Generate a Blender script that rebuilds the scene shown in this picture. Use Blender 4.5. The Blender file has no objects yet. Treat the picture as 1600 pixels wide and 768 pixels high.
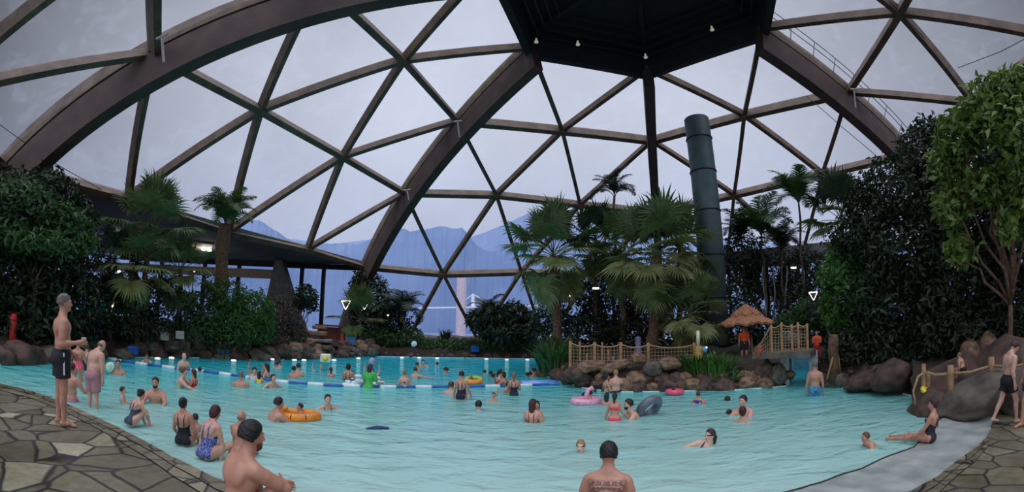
import bpy, bmesh, math, random
import numpy as np
from mathutils import Matrix, Vector
R_ = math.radians
rng = np.random.default_rng(7)
random.seed(7)
SC = bpy.context.scene
COL = SC.collection

# ---------------- camera (wide panoramic lens) ----------------
CYAW, CPITCH, CF, CK, CROLL = -0.032335, 0.188638, 700.155, -0.035024, -0.008217
CAMZ = 2.25
def _world_to_cam():
    cy, sy = math.cos(CYAW), math.sin(CYAW); cp, sp = math.cos(CPITCH), math.sin(CPITCH); cr, sr = math.cos(CROLL), math.sin(CROLL)
    A = np.array([[cy, -sy, 0], [sy, cy, 0], [0, 0, 1]]); B = np.array([[1, 0, 0], [0, cp, sp], [0, -sp, cp]])
    C = np.array([[cr, 0, -sr], [0, 1, 0], [sr, 0, cr]])
    return C @ B @ A
WM = _world_to_cam()
cam = bpy.data.cameras.new('camera'); cam_ob = bpy.data.objects.new('camera', cam); COL.objects.link(cam_ob)
cam.type = 'PANO'; cam.panorama_type = 'FISHEYE_LENS_POLYNOMIAL'
cam.sensor_width = 36; cam.sensor_height = 36 * 768 / 1600
_a = 1 / (CF * 36 / 1600)
cam.fisheye_polynomial_k0 = 0; cam.fisheye_polynomial_k1 = -_a; cam.fisheye_polynomial_k2 = 0
cam.fisheye_polynomial_k3 = -CK * _a ** 3; cam.fisheye_polynomial_k4 = 0
cam.fisheye_fov = math.pi * 1.2
_Rm = np.array([WM[0], WM[2], -WM[1]])
cam_ob.matrix_world = Matrix(_Rm.T.tolist()).to_4x4(); cam_ob.location = (0, 0, CAMZ)
cam.clip_start = 0.05; cam.clip_end = 2000
SC.camera = cam_ob

# ---------------- view, world sky ----------------
SC.view_settings.view_transform = 'Standard'; SC.view_settings.look = 'None'
SC.view_settings.gamma = 1; SC.view_settings.exposure = 0.0; SC.view_settings.use_curve_mapping = False
SC.cycles.transparent_max_bounces = 24; SC.cycles.max_bounces = 8; SC.cycles.diffuse_bounces = 3
SC.cycles.glossy_bounces = 3; SC.cycles.volume_bounces = 0; SC.cycles.sample_clamp_indirect = 4
W = bpy.data.worlds.new('overcast_sky'); SC.world = W; W.use_nodes = True
ZENITH_BOOST, BEHIND_BOOST = 3.7, 2.1
def L3(h):
    """sRGB 0-255 -> linear rgba"""
    o = []
    for c in h:
        c = c / 255; o.append(c / 12.92 if c <= .04045 else ((c + .055) / 1.055) ** 2.4)
    return (*o, 1)
nt = W.node_tree; N = nt.nodes; N.clear()
def nd(nt, t, **k):
    n = nt.nodes.new(t)
    for a, b in k.items(): setattr(n, a, b)
    return n
tc = nd(nt, 'ShaderNodeTexCoord'); sep = nd(nt, 'ShaderNodeSeparateXYZ'); nt.links.new(tc.outputs['Generated'], sep.inputs[0])
# overcast: brightest bank of cloud ahead (+y), duller towards the sides and behind; soft cloud mottling
mr = nd(nt, 'ShaderNodeMapRange'); mr.inputs[1].default_value = 0.0; mr.inputs[2].default_value = .95; mr.inputs[3].default_value = 0.05; mr.inputs[4].default_value = 1.06
mr.interpolation_type = 'SMOOTHSTEP'; nt.links.new(sep.outputs['Y'], mr.inputs[0])
rz = nd(nt, 'ShaderNodeValToRGB'); nt.links.new(sep.outputs['Z'], rz.inputs[0])
rz.color_ramp.elements[0].position = 0.0; rz.color_ramp.elements[0].color = L3((152, 162, 190))
rz.color_ramp.elements[1].position = 0.45; rz.color_ramp.elements[1].color = L3((180, 185, 200))
noi = nd(nt, 'ShaderNodeTexNoise'); noi.inputs['Scale'].default_value = 2.2; noi.inputs['Detail'].default_value = 5
nt.links.new(tc.outputs['Generated'], noi.inputs['Vector'])
mr2 = nd(nt, 'ShaderNodeMapRange'); mr2.inputs[1].default_value = .3; mr2.inputs[2].default_value = .7; mr2.inputs[3].default_value = .86; mr2.inputs[4].default_value = 1.12
nt.links.new(noi.outputs[0], mr2.inputs[0])
mm = nd(nt, 'ShaderNodeMath', operation='MULTIPLY'); nt.links.new(mr.outputs[0], mm.inputs[0]); nt.links.new(mr2.outputs[0], mm.inputs[1])
def band(src, lo, hi, a, b):
    q = nd(nt, 'ShaderNodeMapRange'); q.interpolation_type = 'SMOOTHSTEP'
    for i, v in enumerate((lo, hi, a, b)): q.inputs[i + 1].default_value = v
    nt.links.new(sep.outputs[src], q.inputs[0]); return q
zen = band('Z', .74, .92, 0, ZENITH_BOOST); beh = band('Y', 0, -.5, 0, BEHIND_BOOST)   # unseen brightness added overhead and behind the camera to light the interior
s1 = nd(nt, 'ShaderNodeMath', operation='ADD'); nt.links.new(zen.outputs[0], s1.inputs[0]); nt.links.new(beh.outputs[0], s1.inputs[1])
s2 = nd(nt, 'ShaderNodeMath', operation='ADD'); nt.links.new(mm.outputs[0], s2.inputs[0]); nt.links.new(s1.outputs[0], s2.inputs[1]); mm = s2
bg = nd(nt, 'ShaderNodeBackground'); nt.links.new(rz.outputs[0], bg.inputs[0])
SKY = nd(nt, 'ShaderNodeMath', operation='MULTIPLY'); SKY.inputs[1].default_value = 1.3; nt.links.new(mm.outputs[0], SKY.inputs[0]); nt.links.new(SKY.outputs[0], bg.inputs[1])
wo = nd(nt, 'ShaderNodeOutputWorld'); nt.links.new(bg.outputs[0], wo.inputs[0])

# ---------------- pixel geometry helpers ----------------
def ray(px, py):
    X = (px - 800) / CF; Z = (384 - py) / CF; r = math.hypot(X, Z) + 1e-9; th = r * (1 + CK * r * r)
    return WM.T @ np.array([math.sin(th) * X / r, math.cos(th), math.sin(th) * Z / r])
def PZ(px, py, z=0.0):
    d = ray(px, py); t = (z - CAMZ) / d[2]
    return np.array([d[0] * t, d[1] * t, z])
def PD(px, py, dist):
    """the point on the line of sight at a horizontal distance"""
    d = ray(px, py); t = dist / math.hypot(d[0], d[1])
    return np.array([d[0] * t, d[1] * t, CAMZ + d[2] * t])
def project(P):
    q = WM @ (np.array(P, float) - np.array([0, 0, CAMZ])); x, y, z = q
    h = math.hypot(x, z) + 1e-9; th = math.atan2(h, y); r = th
    for _ in range(8): r -= (r * (1 + CK * r * r) - th) / (1 + 3 * CK * r * r)
    return 800 + CF * r * x / h, 384 - CF * r * z / h

# ---------------- materials ----------------
MATS = {}
def mat(name, rgb, rough=.6, rgb2=None, scale=6, detail=4, bump=0, bscale=None, metal=0, emis=None, spec=None, coords='Object', subs=0, lo=.35, hi=.65):
    if name in MATS: return MATS[name]
    m = bpy.data.materials.new(name); m.use_nodes = True; nt = m.node_tree; b = nt.nodes['Principled BSDF']
    b.inputs['Base Color'].default_value = L3(rgb); b.inputs['Roughness'].default_value = rough; b.inputs['Metallic'].default_value = metal
    if spec is not None: b.inputs['Specular IOR Level'].default_value = spec
    t = nd(nt, 'ShaderNodeTexCoord')
    n = nd(nt, 'ShaderNodeTexNoise'); n.inputs['Scale'].default_value = scale; n.inputs['Detail'].default_value = detail
    nt.links.new(t.outputs[coords], n.inputs['Vector'])
    if rgb2 is None: rgb2 = tuple(c * .85 for c in rgb)
    r = nd(nt, 'ShaderNodeValToRGB'); r.color_ramp.elements[0].position = lo; r.color_ramp.elements[1].position = hi
    r.color_ramp.elements[0].color = L3(rgb); r.color_ramp.elements[1].color = L3(rgb2)
    nt.links.new(n.outputs[0], r.inputs[0]); nt.links.new(r.outputs[0], b.inputs['Base Color'])
    if bump:
        n2 = nd(nt, 'ShaderNodeTexNoise'); n2.inputs['Scale'].default_value = bscale or scale * 3; n2.inputs['Detail'].default_value = 6
        nt.links.new(t.outputs[coords], n2.inputs['Vector'])
        bp = nd(nt, 'ShaderNodeBump'); bp.inputs['Strength'].default_value = bump; nt.links.new(n2.outputs[0], bp.inputs['Height']); nt.links.new(bp.outputs[0], b.inputs['Normal'])
    if emis:
        b.inputs['Emission Color'].default_value = L3(emis[0]); b.inputs['Emission Strength'].default_value = emis[1]
    MATS[name] = m; return m
def leafmat(name, rgb, rgb2, scale=3.2, rough=.45, trans=.25):
    if name in MATS: return MATS[name]
    m = mat(name, rgb, rough, rgb2, scale=scale, lo=.3, hi=.7)
    nt = m.node_tree; b = nt.nodes['Principled BSDF']; out = [n for n in nt.nodes if n.type == 'OUTPUT_MATERIAL'][0]
    tr = nd(nt, 'ShaderNodeBsdfTranslucent'); ramp = [n for n in nt.nodes if n.type == 'VALTORGB'][0]
    nt.links.new(ramp.outputs[0], tr.inputs[0]); mx = nd(nt, 'ShaderNodeMixShader'); mx.inputs[0].default_value = trans
    nt.links.new(b.outputs[0], mx.inputs[1]); nt.links.new(tr.outputs[0], mx.inputs[2]); nt.links.new(mx.outputs[0], out.inputs[0])
    return m

M_wood = mat('roof_timber', (80, 62, 48), .7, (110, 90, 70), scale=1.3, detail=8, bump=.25, bscale=12)
M_arch = mat('arch_timber', (62, 46, 38), .75, (80, 60, 50), scale=1.1, detail=8, bump=.25, bscale=9)
M_dark = mat('blackened_timber', (22, 20, 22), .8, (34, 30, 30), scale=2, bump=.2)
M_conc = mat('concrete', (120, 116, 108), .85, (96, 92, 86), scale=2, bump=.2)
M_pipe = mat('patinated_metal', (66, 84, 84), .55, (92, 106, 104), scale=.8, detail=8, metal=.3, bump=.15)
M_steel = mat('dark_steel', (40, 42, 46), .5, metal=.5)
M_soil = mat('soil', (40, 32, 24), .95, (58, 46, 32), scale=3, bump=.5)
M_rockA = mat('brown_rock', (96, 70, 56), .8, (46, 36, 30), scale=1.9, detail=12, bump=1.0, bscale=5)
M_rockB = mat('tan_rock', (146, 116, 86), .8, (78, 56, 42), scale=2.2, detail=12, bump=1.0, bscale=5)
M_rockC = mat('grey_rock', (108, 98, 84), .8, (56, 50, 42), scale=1.9, detail=12, bump=1.0, bscale=5)
M_post = mat('peeled_log', (168, 134, 92), .75, (140, 106, 70), scale=5, bump=.3)
M_rope = mat('hemp_rope', (178, 150, 110), .9, (150, 122, 86), scale=30, bump=.3)
M_thatch = mat('thatch', (186, 130, 94), .95, (132, 88, 60), scale=18, detail=8, bump=.8, bscale=60)
M_trunk = mat('palm_trunk', (112, 84, 60), .95, (70, 50, 36), scale=9, detail=8, bump=.9, bscale=25)
M_bark = mat('grey_bark', (96, 84, 66), .9, (60, 52, 42), scale=5, bump=.5)
M_white = mat('white_plastic', (226, 228, 228), .5, (208, 210, 210), scale=3)
M_blue = mat('blue_plastic', (28, 92, 168), .45, (22, 76, 146), scale=3)
M_red = mat('red_plastic', (200, 36, 28), .5, (176, 28, 22), scale=3)
M_yel = mat('yellow_plastic', (232, 200, 40), .45, (214, 180, 30), scale=3)
M_float = mat('light_lens', (250, 250, 246), .4, emis=((255, 250, 240), .7))
M_lamp = mat('lamp_glow', (255, 240, 214), .5, emis=((255, 238, 214), 2.5))
M_lampB = mat('bulb_glow', (255, 250, 240), .5, emis=((255, 246, 232), 3.2))
M_black = mat('black_rubber', (18, 18, 20), .6, (26, 26, 28))
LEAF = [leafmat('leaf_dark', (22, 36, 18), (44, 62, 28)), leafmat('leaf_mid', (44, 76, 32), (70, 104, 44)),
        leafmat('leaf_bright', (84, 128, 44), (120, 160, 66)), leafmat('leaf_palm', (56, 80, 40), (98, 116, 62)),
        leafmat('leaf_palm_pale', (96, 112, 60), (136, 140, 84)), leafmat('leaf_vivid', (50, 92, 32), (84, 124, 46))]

# ---------------- mesh helpers ----------------
def tag(o, label=None, cat=None, group=None, kind=None):
    if label: o['label'] = label
    if cat: o['category'] = cat
    if group: o['group'] = group
    if kind: o['kind'] = kind
    return o
def link(name, me, parent=None, loc=None):
    o = bpy.data.objects.new(name, me); COL.objects.link(o)
    if parent is not None: o.parent = parent
    if loc is not None: o.location = loc
    return o
def mesh(name, V, F, m, smooth=False):
    me = bpy.data.meshes.new(name); V = np.asarray(V, float)
    me.from_pydata(V.tolist(), [], [list(map(int, f)) for f in F] if not isinstance(F, np.ndarray) else F.tolist())
    for x in (m if isinstance(m, (list, tuple)) else [m]): me.materials.append(x)
    if smooth: me.polygons.foreach_set('use_smooth', [True] * len(me.polygons))
    me.update(); return me
def obj(name, V, F, m, parent=None, smooth=False, loc=None): return link(name, mesh(name, V, F, m, smooth), parent, loc)
def empty(name, loc, rz=0):
    o = bpy.data.objects.new(name, None); COL.objects.link(o); o.location = loc; o.rotation_euler = (0, 0, rz); o.empty_display_size = .2; return o
def np_mesh(name, V, F, m):
    me = bpy.data.meshes.new(name); me.vertices.add(len(V)); me.vertices.foreach_set('co', np.ascontiguousarray(V, dtype=np.float32).ravel())
    k = F.shape[1]; me.loops.add(F.size); me.loops.foreach_set('vertex_index', F.ravel().astype(np.int32)); me.polygons.add(len(F))
    me.polygons.foreach_set('loop_start', np.arange(0, F.size, k, dtype=np.int32)); me.materials.append(m); me.update(calc_edges=True); me.validate(); return me
class MB:
    def __init__(s): s.V = []; s.F = []; s.n = 0
    def add(s, V, F):
        V = np.asarray(V, float); s.V.append(V); s.F += [[i + s.n for i in f] for f in F]; s.n += len(V); return s
    def box(s, c, size, rz=0, M=None):
        hx, hy, hz = size[0] / 2, size[1] / 2, size[2] / 2
        V = np.array([[x, y, z] for x in (-hx, hx) for y in (-hy, hy) for z in (-hz, hz)])
        if rz: ca, sa = math.cos(rz), math.sin(rz); V = V @ np.array([[ca, sa, 0], [-sa, ca, 0], [0, 0, 1]])
        if M is not None: V = V @ np.array(M).T
        return s.add(V + np.array(c), [(0, 1, 3, 2), (4, 6, 7, 5), (0, 4, 5, 1), (2, 3, 7, 6), (0, 2, 6, 4), (1, 5, 7, 3)])
    def beam(s, a, b, w, d, up, off=0):
        a = np.array(a, float); b = np.array(b, float); t = b - a; t /= np.linalg.norm(t)
        u = np.array(up, float); u = u - t * (u @ t); u /= np.linalg.norm(u); x = np.cross(t, u)
        V = []
        for p in (a, b):
            for sx, su in ((-1, -1), (1, -1), (1, 1), (-1, 1)): V.append(p + x * sx * w / 2 + u * (su * d / 2 + off))
        return s.add(V, [(0, 1, 2, 3), (7, 6, 5, 4), (0, 4, 5, 1), (1, 5, 6, 2), (2, 6, 7, 3), (3, 7, 4, 0)])
    def tube(s, P, r, n=8, cap=True):
        P = np.asarray(P, float); k = len(P); r = np.broadcast_to(np.asarray(r, float), (k,))
        T = np.gradient(P, axis=0); T /= np.linalg.norm(T, axis=1)[:, None] + 1e-12
        up = np.array([0, 0, 1.]) if abs(T[0][2]) < .9 else np.array([1., 0, 0])
        V = []; x = np.cross(T[0], up); x /= np.linalg.norm(x)
        for i in range(k):
            x = x - T[i] * (x @ T[i]); x /= np.linalg.norm(x); y = np.cross(T[i], x)
            for j in range(n):
                a = 2 * math.pi * j / n; V.append(P[i] + r[i] * (math.cos(a) * x + math.sin(a) * y))
        F = [(i * n + j, i * n + (j + 1) % n, (i + 1) * n + (j + 1) % n, (i + 1) * n + j) for i in range(k - 1) for j in range(n)]
        if cap: F += [tuple(range(n - 1, -1, -1)), tuple((k - 1) * n + j for j in range(n))]
        return s.add(V, F)
    def ball(s, c, r, nu=16, nv=10, M=None):
        r = np.broadcast_to(np.asarray(r, float), (3,)); V = [[0, 0, 1]]
        for i in range(1, nv):
            t = math.pi * i / nv
            for j in range(nu): a = 2 * math.pi * j / nu; V.append([math.sin(t) * math.cos(a), math.sin(t) * math.sin(a), math.cos(t)])
        V.append([0, 0, -1]); V = np.array(V) * r
        if M is not None: V = V @ np.array(M).T
        F = [(0, 1 + j, 1 + (j + 1) % nu) for j in range(nu)]
        for i in range(nv - 2):
            for j in range(nu): a = 1 + i * nu + j; b = 1 + i * nu + (j + 1) % nu; F.append((a, a + nu, b + nu, b))
        l = len(V) - 1; F += [(l, l - nu + (j + 1) % nu, l - nu + j) for j in range(nu)]
        return s.add(V + np.array(c), F)
    def torus(s, c, R, r, nu=32, nv=12, M=None, arc=1.0, sx=1, sy=1):
        V = []
        for i in range(nu):
            a = 2 * math.pi * i / nu * arc
            for j in range(nv):
                b = 2 * math.pi * j / nv; V.append([(R + r * math.cos(b)) * math.cos(a) * sx, (R + r * math.cos(b)) * math.sin(a) * sy, r * math.sin(b)])
        V = np.array(V)
        if M is not None: V = V @ np.array(M).T
        F = [(i * nv + j, ((i + 1) % nu) * nv + j, ((i + 1) % nu) * nv + (j + 1) % nv, i * nv + (j + 1) % nv) for i in range(nu) for j in range(nv)]
        return s.add(V + np.array(c), F)
    def lathe(s, prof, c=(0, 0, 0), n=24):
        V = []
        for r, z in prof:
            for j in range(n): a = 2 * math.pi * j / n; V.append([r * math.cos(a), r * math.sin(a), z])
        F = [(i * n + j, i * n + (j + 1) % n, (i + 1) * n + (j + 1) % n, (i + 1) * n + j) for i in range(len(prof) - 1) for j in range(n)]
        return s.add(np.array(V) + np.array(c), F)
    def mesh(s, name, m, smooth=False): return mesh(name, np.concatenate(s.V), s.F, m, smooth)
    def build(s, name, m, parent=None, smooth=False, loc=None):
        return link(name, s.mesh(name, m, smooth), parent, loc)
def rotz(a): c, s = math.cos(a), math.sin(a); return np.array([[c, -s, 0], [s, c, 0], [0, 0, 1.]])

# ---------------- pool, deck and ground outline, by bearing from the tiled deck ----------------
COP_AZ = [-110, -80, -63.5, -60, -56.4, -52.8, -49, -44, -38.8, -32.7, -18, -1.6, 15, 34.2, 47.8, 51, 53.3, 55.1, 56.3, 56.8, 57.0]
COP_R = [17, 14.5, 11.46, 10.74, 9.67, 8.54, 7.47, 6.24, 5.35, 4.85, 4.5, 4.4, 4.62, 5.5, 6.3, 7.0, 7.88, 8.55, 9.35, 10.34, 11.6]
def rcop(az): return float(np.interp(az, COP_AZ, COP_R))
def zdeck(az): return float(np.interp(az, [-30, 34], [.45, .06]))
FAR = [(-110, 17.4), (-80, 16.6), (-63.5, 17.9), (-56.4, 20.9), (-49.1, 24.0), (-42.3, 26.2), (-32.2, 27.7), (-25.9, 30.7), (-20.3, 35.2), (-14.7, 36.2), (-6, 36.6), (1.5, 36.3),
       (1.9, 23.0), (3.9, 20.9), (6.8, 17.9), (11.2, 16.5), (18.4, 16.6), (26.4, 16.7), (31.6, 17.2), (32.5, 17.4), (32.55, 29.5), (35.6, 29.5), (35.65, 17.2), (37.2, 17.0), (41.8, 15.9), (45.6, 15.1), (47.4, 14.3),
       (47.6, 12.2), (52.3, 11.9), (57.0, 11.9)]
FAZ = [a for a, _ in FAR]; FR = [r for _, r in FAR]
def rfar(az): return float(np.interp(az, FAZ, FR))
def pol(az, r, z=0): return np.array([r * math.sin(R_(az)), r * math.cos(R_(az)), z])
def terrain(az, r):
    t = r - (rfar(az) if az <= 57 else 11.7)
    if az > 1.6 and az < 48: base, rise = .75, .5
    elif az >= 48: base, rise = .6, .9
    elif az < -52: base, rise = .55, .9
    else: base, rise = .55, .85
    s = min(max(t / 1.0, 0), 1); s2 = min(max(t / 12, 0), 1)
    if -50 < az < -20: rise += .0
    return -0.3 + (base + .3) * s + rise * s2
def ground_at(P):
    az = math.degrees(math.atan2(P[0], P[1])); return terrain(az, math.hypot(P[0], P[1]))
LSH_AZ = [-62, -56, -49, -44, -38, -32, -20, 0, 18, 21]; LSH_W = [.05, .7, 1.7, 2.2, 2.5, 2.2, .9, .5, .4, .05]
def floor_z(az, r):
    t = r - rcop(az) - (float(np.interp(az, LSH_AZ, LSH_W)) if az < 21 else 0)
    if az > 20: t = r - float(np.interp(az, [22, 34.8, 41.5, 48.1, 50.5, 52.3, 57], [5.47, 6.31, 7.23, 8.65, 10.7, 11.9, 12]))
    return -(0.06 + .30 * min(max(t, 0), 1.2) / 1.2 + .078 * max(t - 1.2, 0)) if t < 17 else -(.36 + .078 * 15.8)

# ================= THE SETTING =================
def struct(o, label=None): o['kind'] = 'structure'; return tag(o, label)
def paving_mat(name, c1, c2, c3, scale, grout=(44, 40, 36)):
    m = bpy.data.materials.new(name); m.use_nodes = True; nt = m.node_tree; b = nt.nodes['Principled BSDF']
    t = nd(nt, 'ShaderNodeTexCoord')
    nz = nd(nt, 'ShaderNodeTexNoise'); nz.inputs['Scale'].default_value = 1.3; nt.links.new(t.outputs['Object'], nz.inputs['Vector'])
    mxv = nd(nt, 'ShaderNodeMixRGB'); mxv.inputs[0].default_value = .12; nt.links.new(t.outputs['Object'], mxv.inputs[1]); nt.links.new(nz.outputs['Color'], mxv.inputs[2])
    v = nd(nt, 'ShaderNodeTexVoronoi'); v.feature = 'F1'; v.inputs['Scale'].default_value = scale; nt.links.new(mxv.outputs[0], v.inputs['Vector'])
    e = nd(nt, 'ShaderNodeTexVoronoi'); e.feature = 'DISTANCE_TO_EDGE'; e.inputs['Scale'].default_value = scale; nt.links.new(mxv.outputs[0], e.inputs['Vector'])
    sp = nd(nt, 'ShaderNodeSeparateColor'); nt.links.new(v.outputs['Color'], sp.inputs[0])
    r = nd(nt, 'ShaderNodeValToRGB'); nt.links.new(sp.outputs[0], r.inputs[0]); cr = r.color_ramp
    cr.elements[0].color = L3(c1); cr.elements[1].color = L3(c3); x = cr.elements.new(.5); x.color = L3(c2); x = cr.elements.new(.8); x.color = L3(c1)
    n2 = nd(nt, 'ShaderNodeTexNoise'); n2.inputs['Scale'].default_value = 9; n2.inputs['Detail'].default_value = 8; nt.links.new(t.outputs['Object'], n2.inputs['Vector'])
    rr = nd(nt, 'ShaderNodeMapRange'); rr.inputs[1].default_value = .3; rr.inputs[2].default_value = .7; rr.inputs[3].default_value = .72; rr.inputs[4].default_value = 1.15; nt.links.new(n2.outputs[0], rr.inputs[0])
    mu = nd(nt, 'ShaderNodeMixRGB', blend_type='MULTIPLY'); mu.inputs[0].default_value = 1; nt.links.new(r.outputs[0], mu.inputs[1]); nt.links.new(rr.outputs[0], mu.inputs[2])
    g = nd(nt, 'ShaderNodeMapRange'); g.inputs[1].default_value = .015; g.inputs[2].default_value = .05; nt.links.new(e.outputs['Distance'], g.inputs[0])
    mg = nd(nt, 'ShaderNodeMixRGB'); nt.links.new(g.outputs[0], mg.inputs[0]); mg.inputs[1].default_value = L3(grout); nt.links.new(mu.outputs[0], mg.inputs[2])
    nt.links.new(mg.outputs[0], b.inputs['Base Color'])
    rf = nd(nt, 'ShaderNodeMapRange'); rf.inputs[1].default_value = .35; rf.inputs[2].default_value = .65; rf.inputs[3].default_value = .28; rf.inputs[4].default_value = .75; nt.links.new(nz.outputs[0], rf.inputs[0]); nt.links.new(rf.outputs[0], b.inputs['Roughness'])
    ad = nd(nt, 'ShaderNodeMath', operation='ADD'); nt.links.new(g.outputs[0], ad.inputs[0])
    m3 = nd(nt, 'ShaderNodeMath', operation='MULTIPLY'); m3.inputs[1].default_value = .35; nt.links.new(n2.outputs[0], m3.inputs[0]); nt.links.new(m3.outputs[0], ad.inputs[1])
    bp = nd(nt, 'ShaderNodeBump'); bp.inputs['Strength'].default_value = .5; bp.inputs['Distance'].default_value = .02; nt.links.new(ad.outputs[0], bp.inputs['Height']); nt.links.new(bp.outputs[0], b.inputs['Normal'])
    return m
M_pave = paving_mat('crazy_paving', (120, 112, 88), (94, 88, 68), (172, 162, 132), 1.9)
M_course = paving_mat('coping_stone', (124, 114, 90), (104, 96, 76), (152, 142, 114), 2.8)
M_grout = mat('grout', (52, 46, 40), .9)

def polar_strip(azs, r0, r1, zf, nr=1, flip=False):
    """grid between two radius functions of bearing"""
    V = []; F = []
    for a in azs:
        A, B = r0(a), r1(a)
        for j in range(nr + 1):
            r = A + (B - A) * j / nr; V.append(pol(a, r, zf(a, r)))
    for i in range(len(azs) - 1):
        for j in range(nr):
            q = i * (nr + 1) + j; F.append((q, q + nr + 1, q + nr + 2, q + 1) if not flip else (q, q + 1, q + nr + 2, q + nr + 1))
    return V, F
AZD = sorted(set(list(np.arange(-110, 57.01, 1.0)) + [55.5, 56.3, 56.6, 56.8])); AZR = list(np.arange(57, 111, 1.5)); AZB = list(np.arange(109, 251, 4.0))
def rdeck(a):
    if a <= 57: return rcop(a)
    if a <= 110: return 11.7
    return float(np.interp(a, [110, 250], [11.7, 17]))
def zd(a, r=0): return zdeck(a) if a < 110 else float(np.interp(a, [110, 250], [.06, .45]))
ALLAZ = sorted(set(AZD + AZR + AZB))
def ramped(az, r): # the floor under the photographer is one even plane that dips gently to the right
    return zd(az) * min(r / 3.0, 1) + .3 * (1 - min(r / 3.0, 1))
g = MB()
V, F = polar_strip(ALLAZ, lambda a: 0.02, lambda a: max(rdeck(a) - (.86 if a <= 57 else 0), .1), ramped, 10); g.add(V, F)
deck = g.build('floor', M_pave); struct(deck, 'crazy-paved stone pool deck')
g = MB(); V, F = polar_strip(AZD, lambda a: rcop(a) - .80, lambda a: rcop(a) - .43, lambda a, r: zd(a), 1); g.add(V, F)
struct(g.build('floor', M_course), 'inner course of kerb stones along the pool')
g = MB(); V, F = polar_strip(AZD, lambda a: rcop(a) - .38, lambda a: rcop(a) - .02, lambda a, r: zd(a), 1); g.add(V, F)
struct(g.build('floor', M_course), 'outer course of kerb stones at the water edge')
g = MB(); V, F = polar_strip(AZD, lambda a: rcop(a) - .9, lambda a: rcop(a), lambda a, r: zd(a) - .015, 1); g.add(V, F)
V, F = polar_strip(AZD, lambda a: rcop(a), lambda a: rcop(a) + .001, lambda a, r: zd(a) - .015 if r <= rcop(a) else -.6, 1); g.add(V, F)
struct(g.build('trim_1', M_grout), 'dark joint line and rim of the pool')

# pool floor, beach shelf, water
AZW = sorted(set(list(np.arange(-110, 57.01, 1.0)) + [1.5, 1.9, 32.5, 32.55, 35.6, 35.65, 47.4, 47.6]))
M_pool = mat('pool_floor', (226, 234, 230), .8, (210, 226, 224), scale=.7)
g = MB(); V, F = polar_strip(AZW, lambda a: rcop(a) - .02, lambda a: max(rfar(a), rcop(a)) + 1.2, lambda a, r: floor_z(a, r) , 40); g.add(V, F)
struct(g.build('floor', M_pool, smooth=True), 'pale sloping bottom of the wave pool')
M_shelf = mat('wet_beach_shelf', (178, 182, 172), .3, (140, 146, 140), scale=2.2, detail=4, bump=.12, bscale=4)
SH_AZ = [20, 22.2, 34.8, 41.5, 48.1, 50.5, 52.3, 54, 57]; SH_R = [5.05, 5.47, 6.31, 7.23, 8.65, 10.7, 11.9, 12.0, 12.0]
azs = list(np.arange(20, 57.01, .5))
g = MB(); V, F = polar_strip(azs, lambda a: rcop(a) + .03, lambda a: max(float(np.interp(a, SH_AZ, SH_R)), rcop(a) + .04), lambda a, r: .035, 6); g.add(V, F)
V, F = polar_strip(azs, lambda a: float(np.interp(a, SH_AZ, SH_R)), lambda a: float(np.interp(a, SH_AZ, SH_R)) + .01, lambda a, r: .035 if r <= float(np.interp(a, SH_AZ, SH_R)) + .001 else -.5, 1); g.add(V, F)
struct(g.build('floor', M_shelf), 'wet grey beach shelf at the right edge of the pool')
azl = list(np.arange(-62, 21.01, 1.0)); wl_ = lambda a: float(np.interp(a, LSH_AZ, LSH_W))
g = MB(); V, F = polar_strip(azl, lambda a: rcop(a) - .01, lambda a: rcop(a) + wl_(a), lambda a, r: .03 - .022 * (r - rcop(a)), 6); g.add(V, F)
V, F = polar_strip(azl, lambda a: rcop(a) + wl_(a), lambda a: rcop(a) + wl_(a) + .01, lambda a, r: (.03 - .022 * wl_(a)) if r <= rcop(a) + wl_(a) + .001 else -.6, 1); g.add(V, F)
struct(g.build('floor', M_shelf), 'pale sitting step just under the water along the kerb')
g = MB()
P = [pol(a, float(np.interp(a, SH_AZ, SH_R)) + .03 * math.sin(a * 1.3), .04) for a in np.arange(20, 54, 1.)]; g.tube(P, .014, 6)
struct(g.build('trim_2', M_grout), 'dark drain seam where the grey shelf meets the water')

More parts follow.
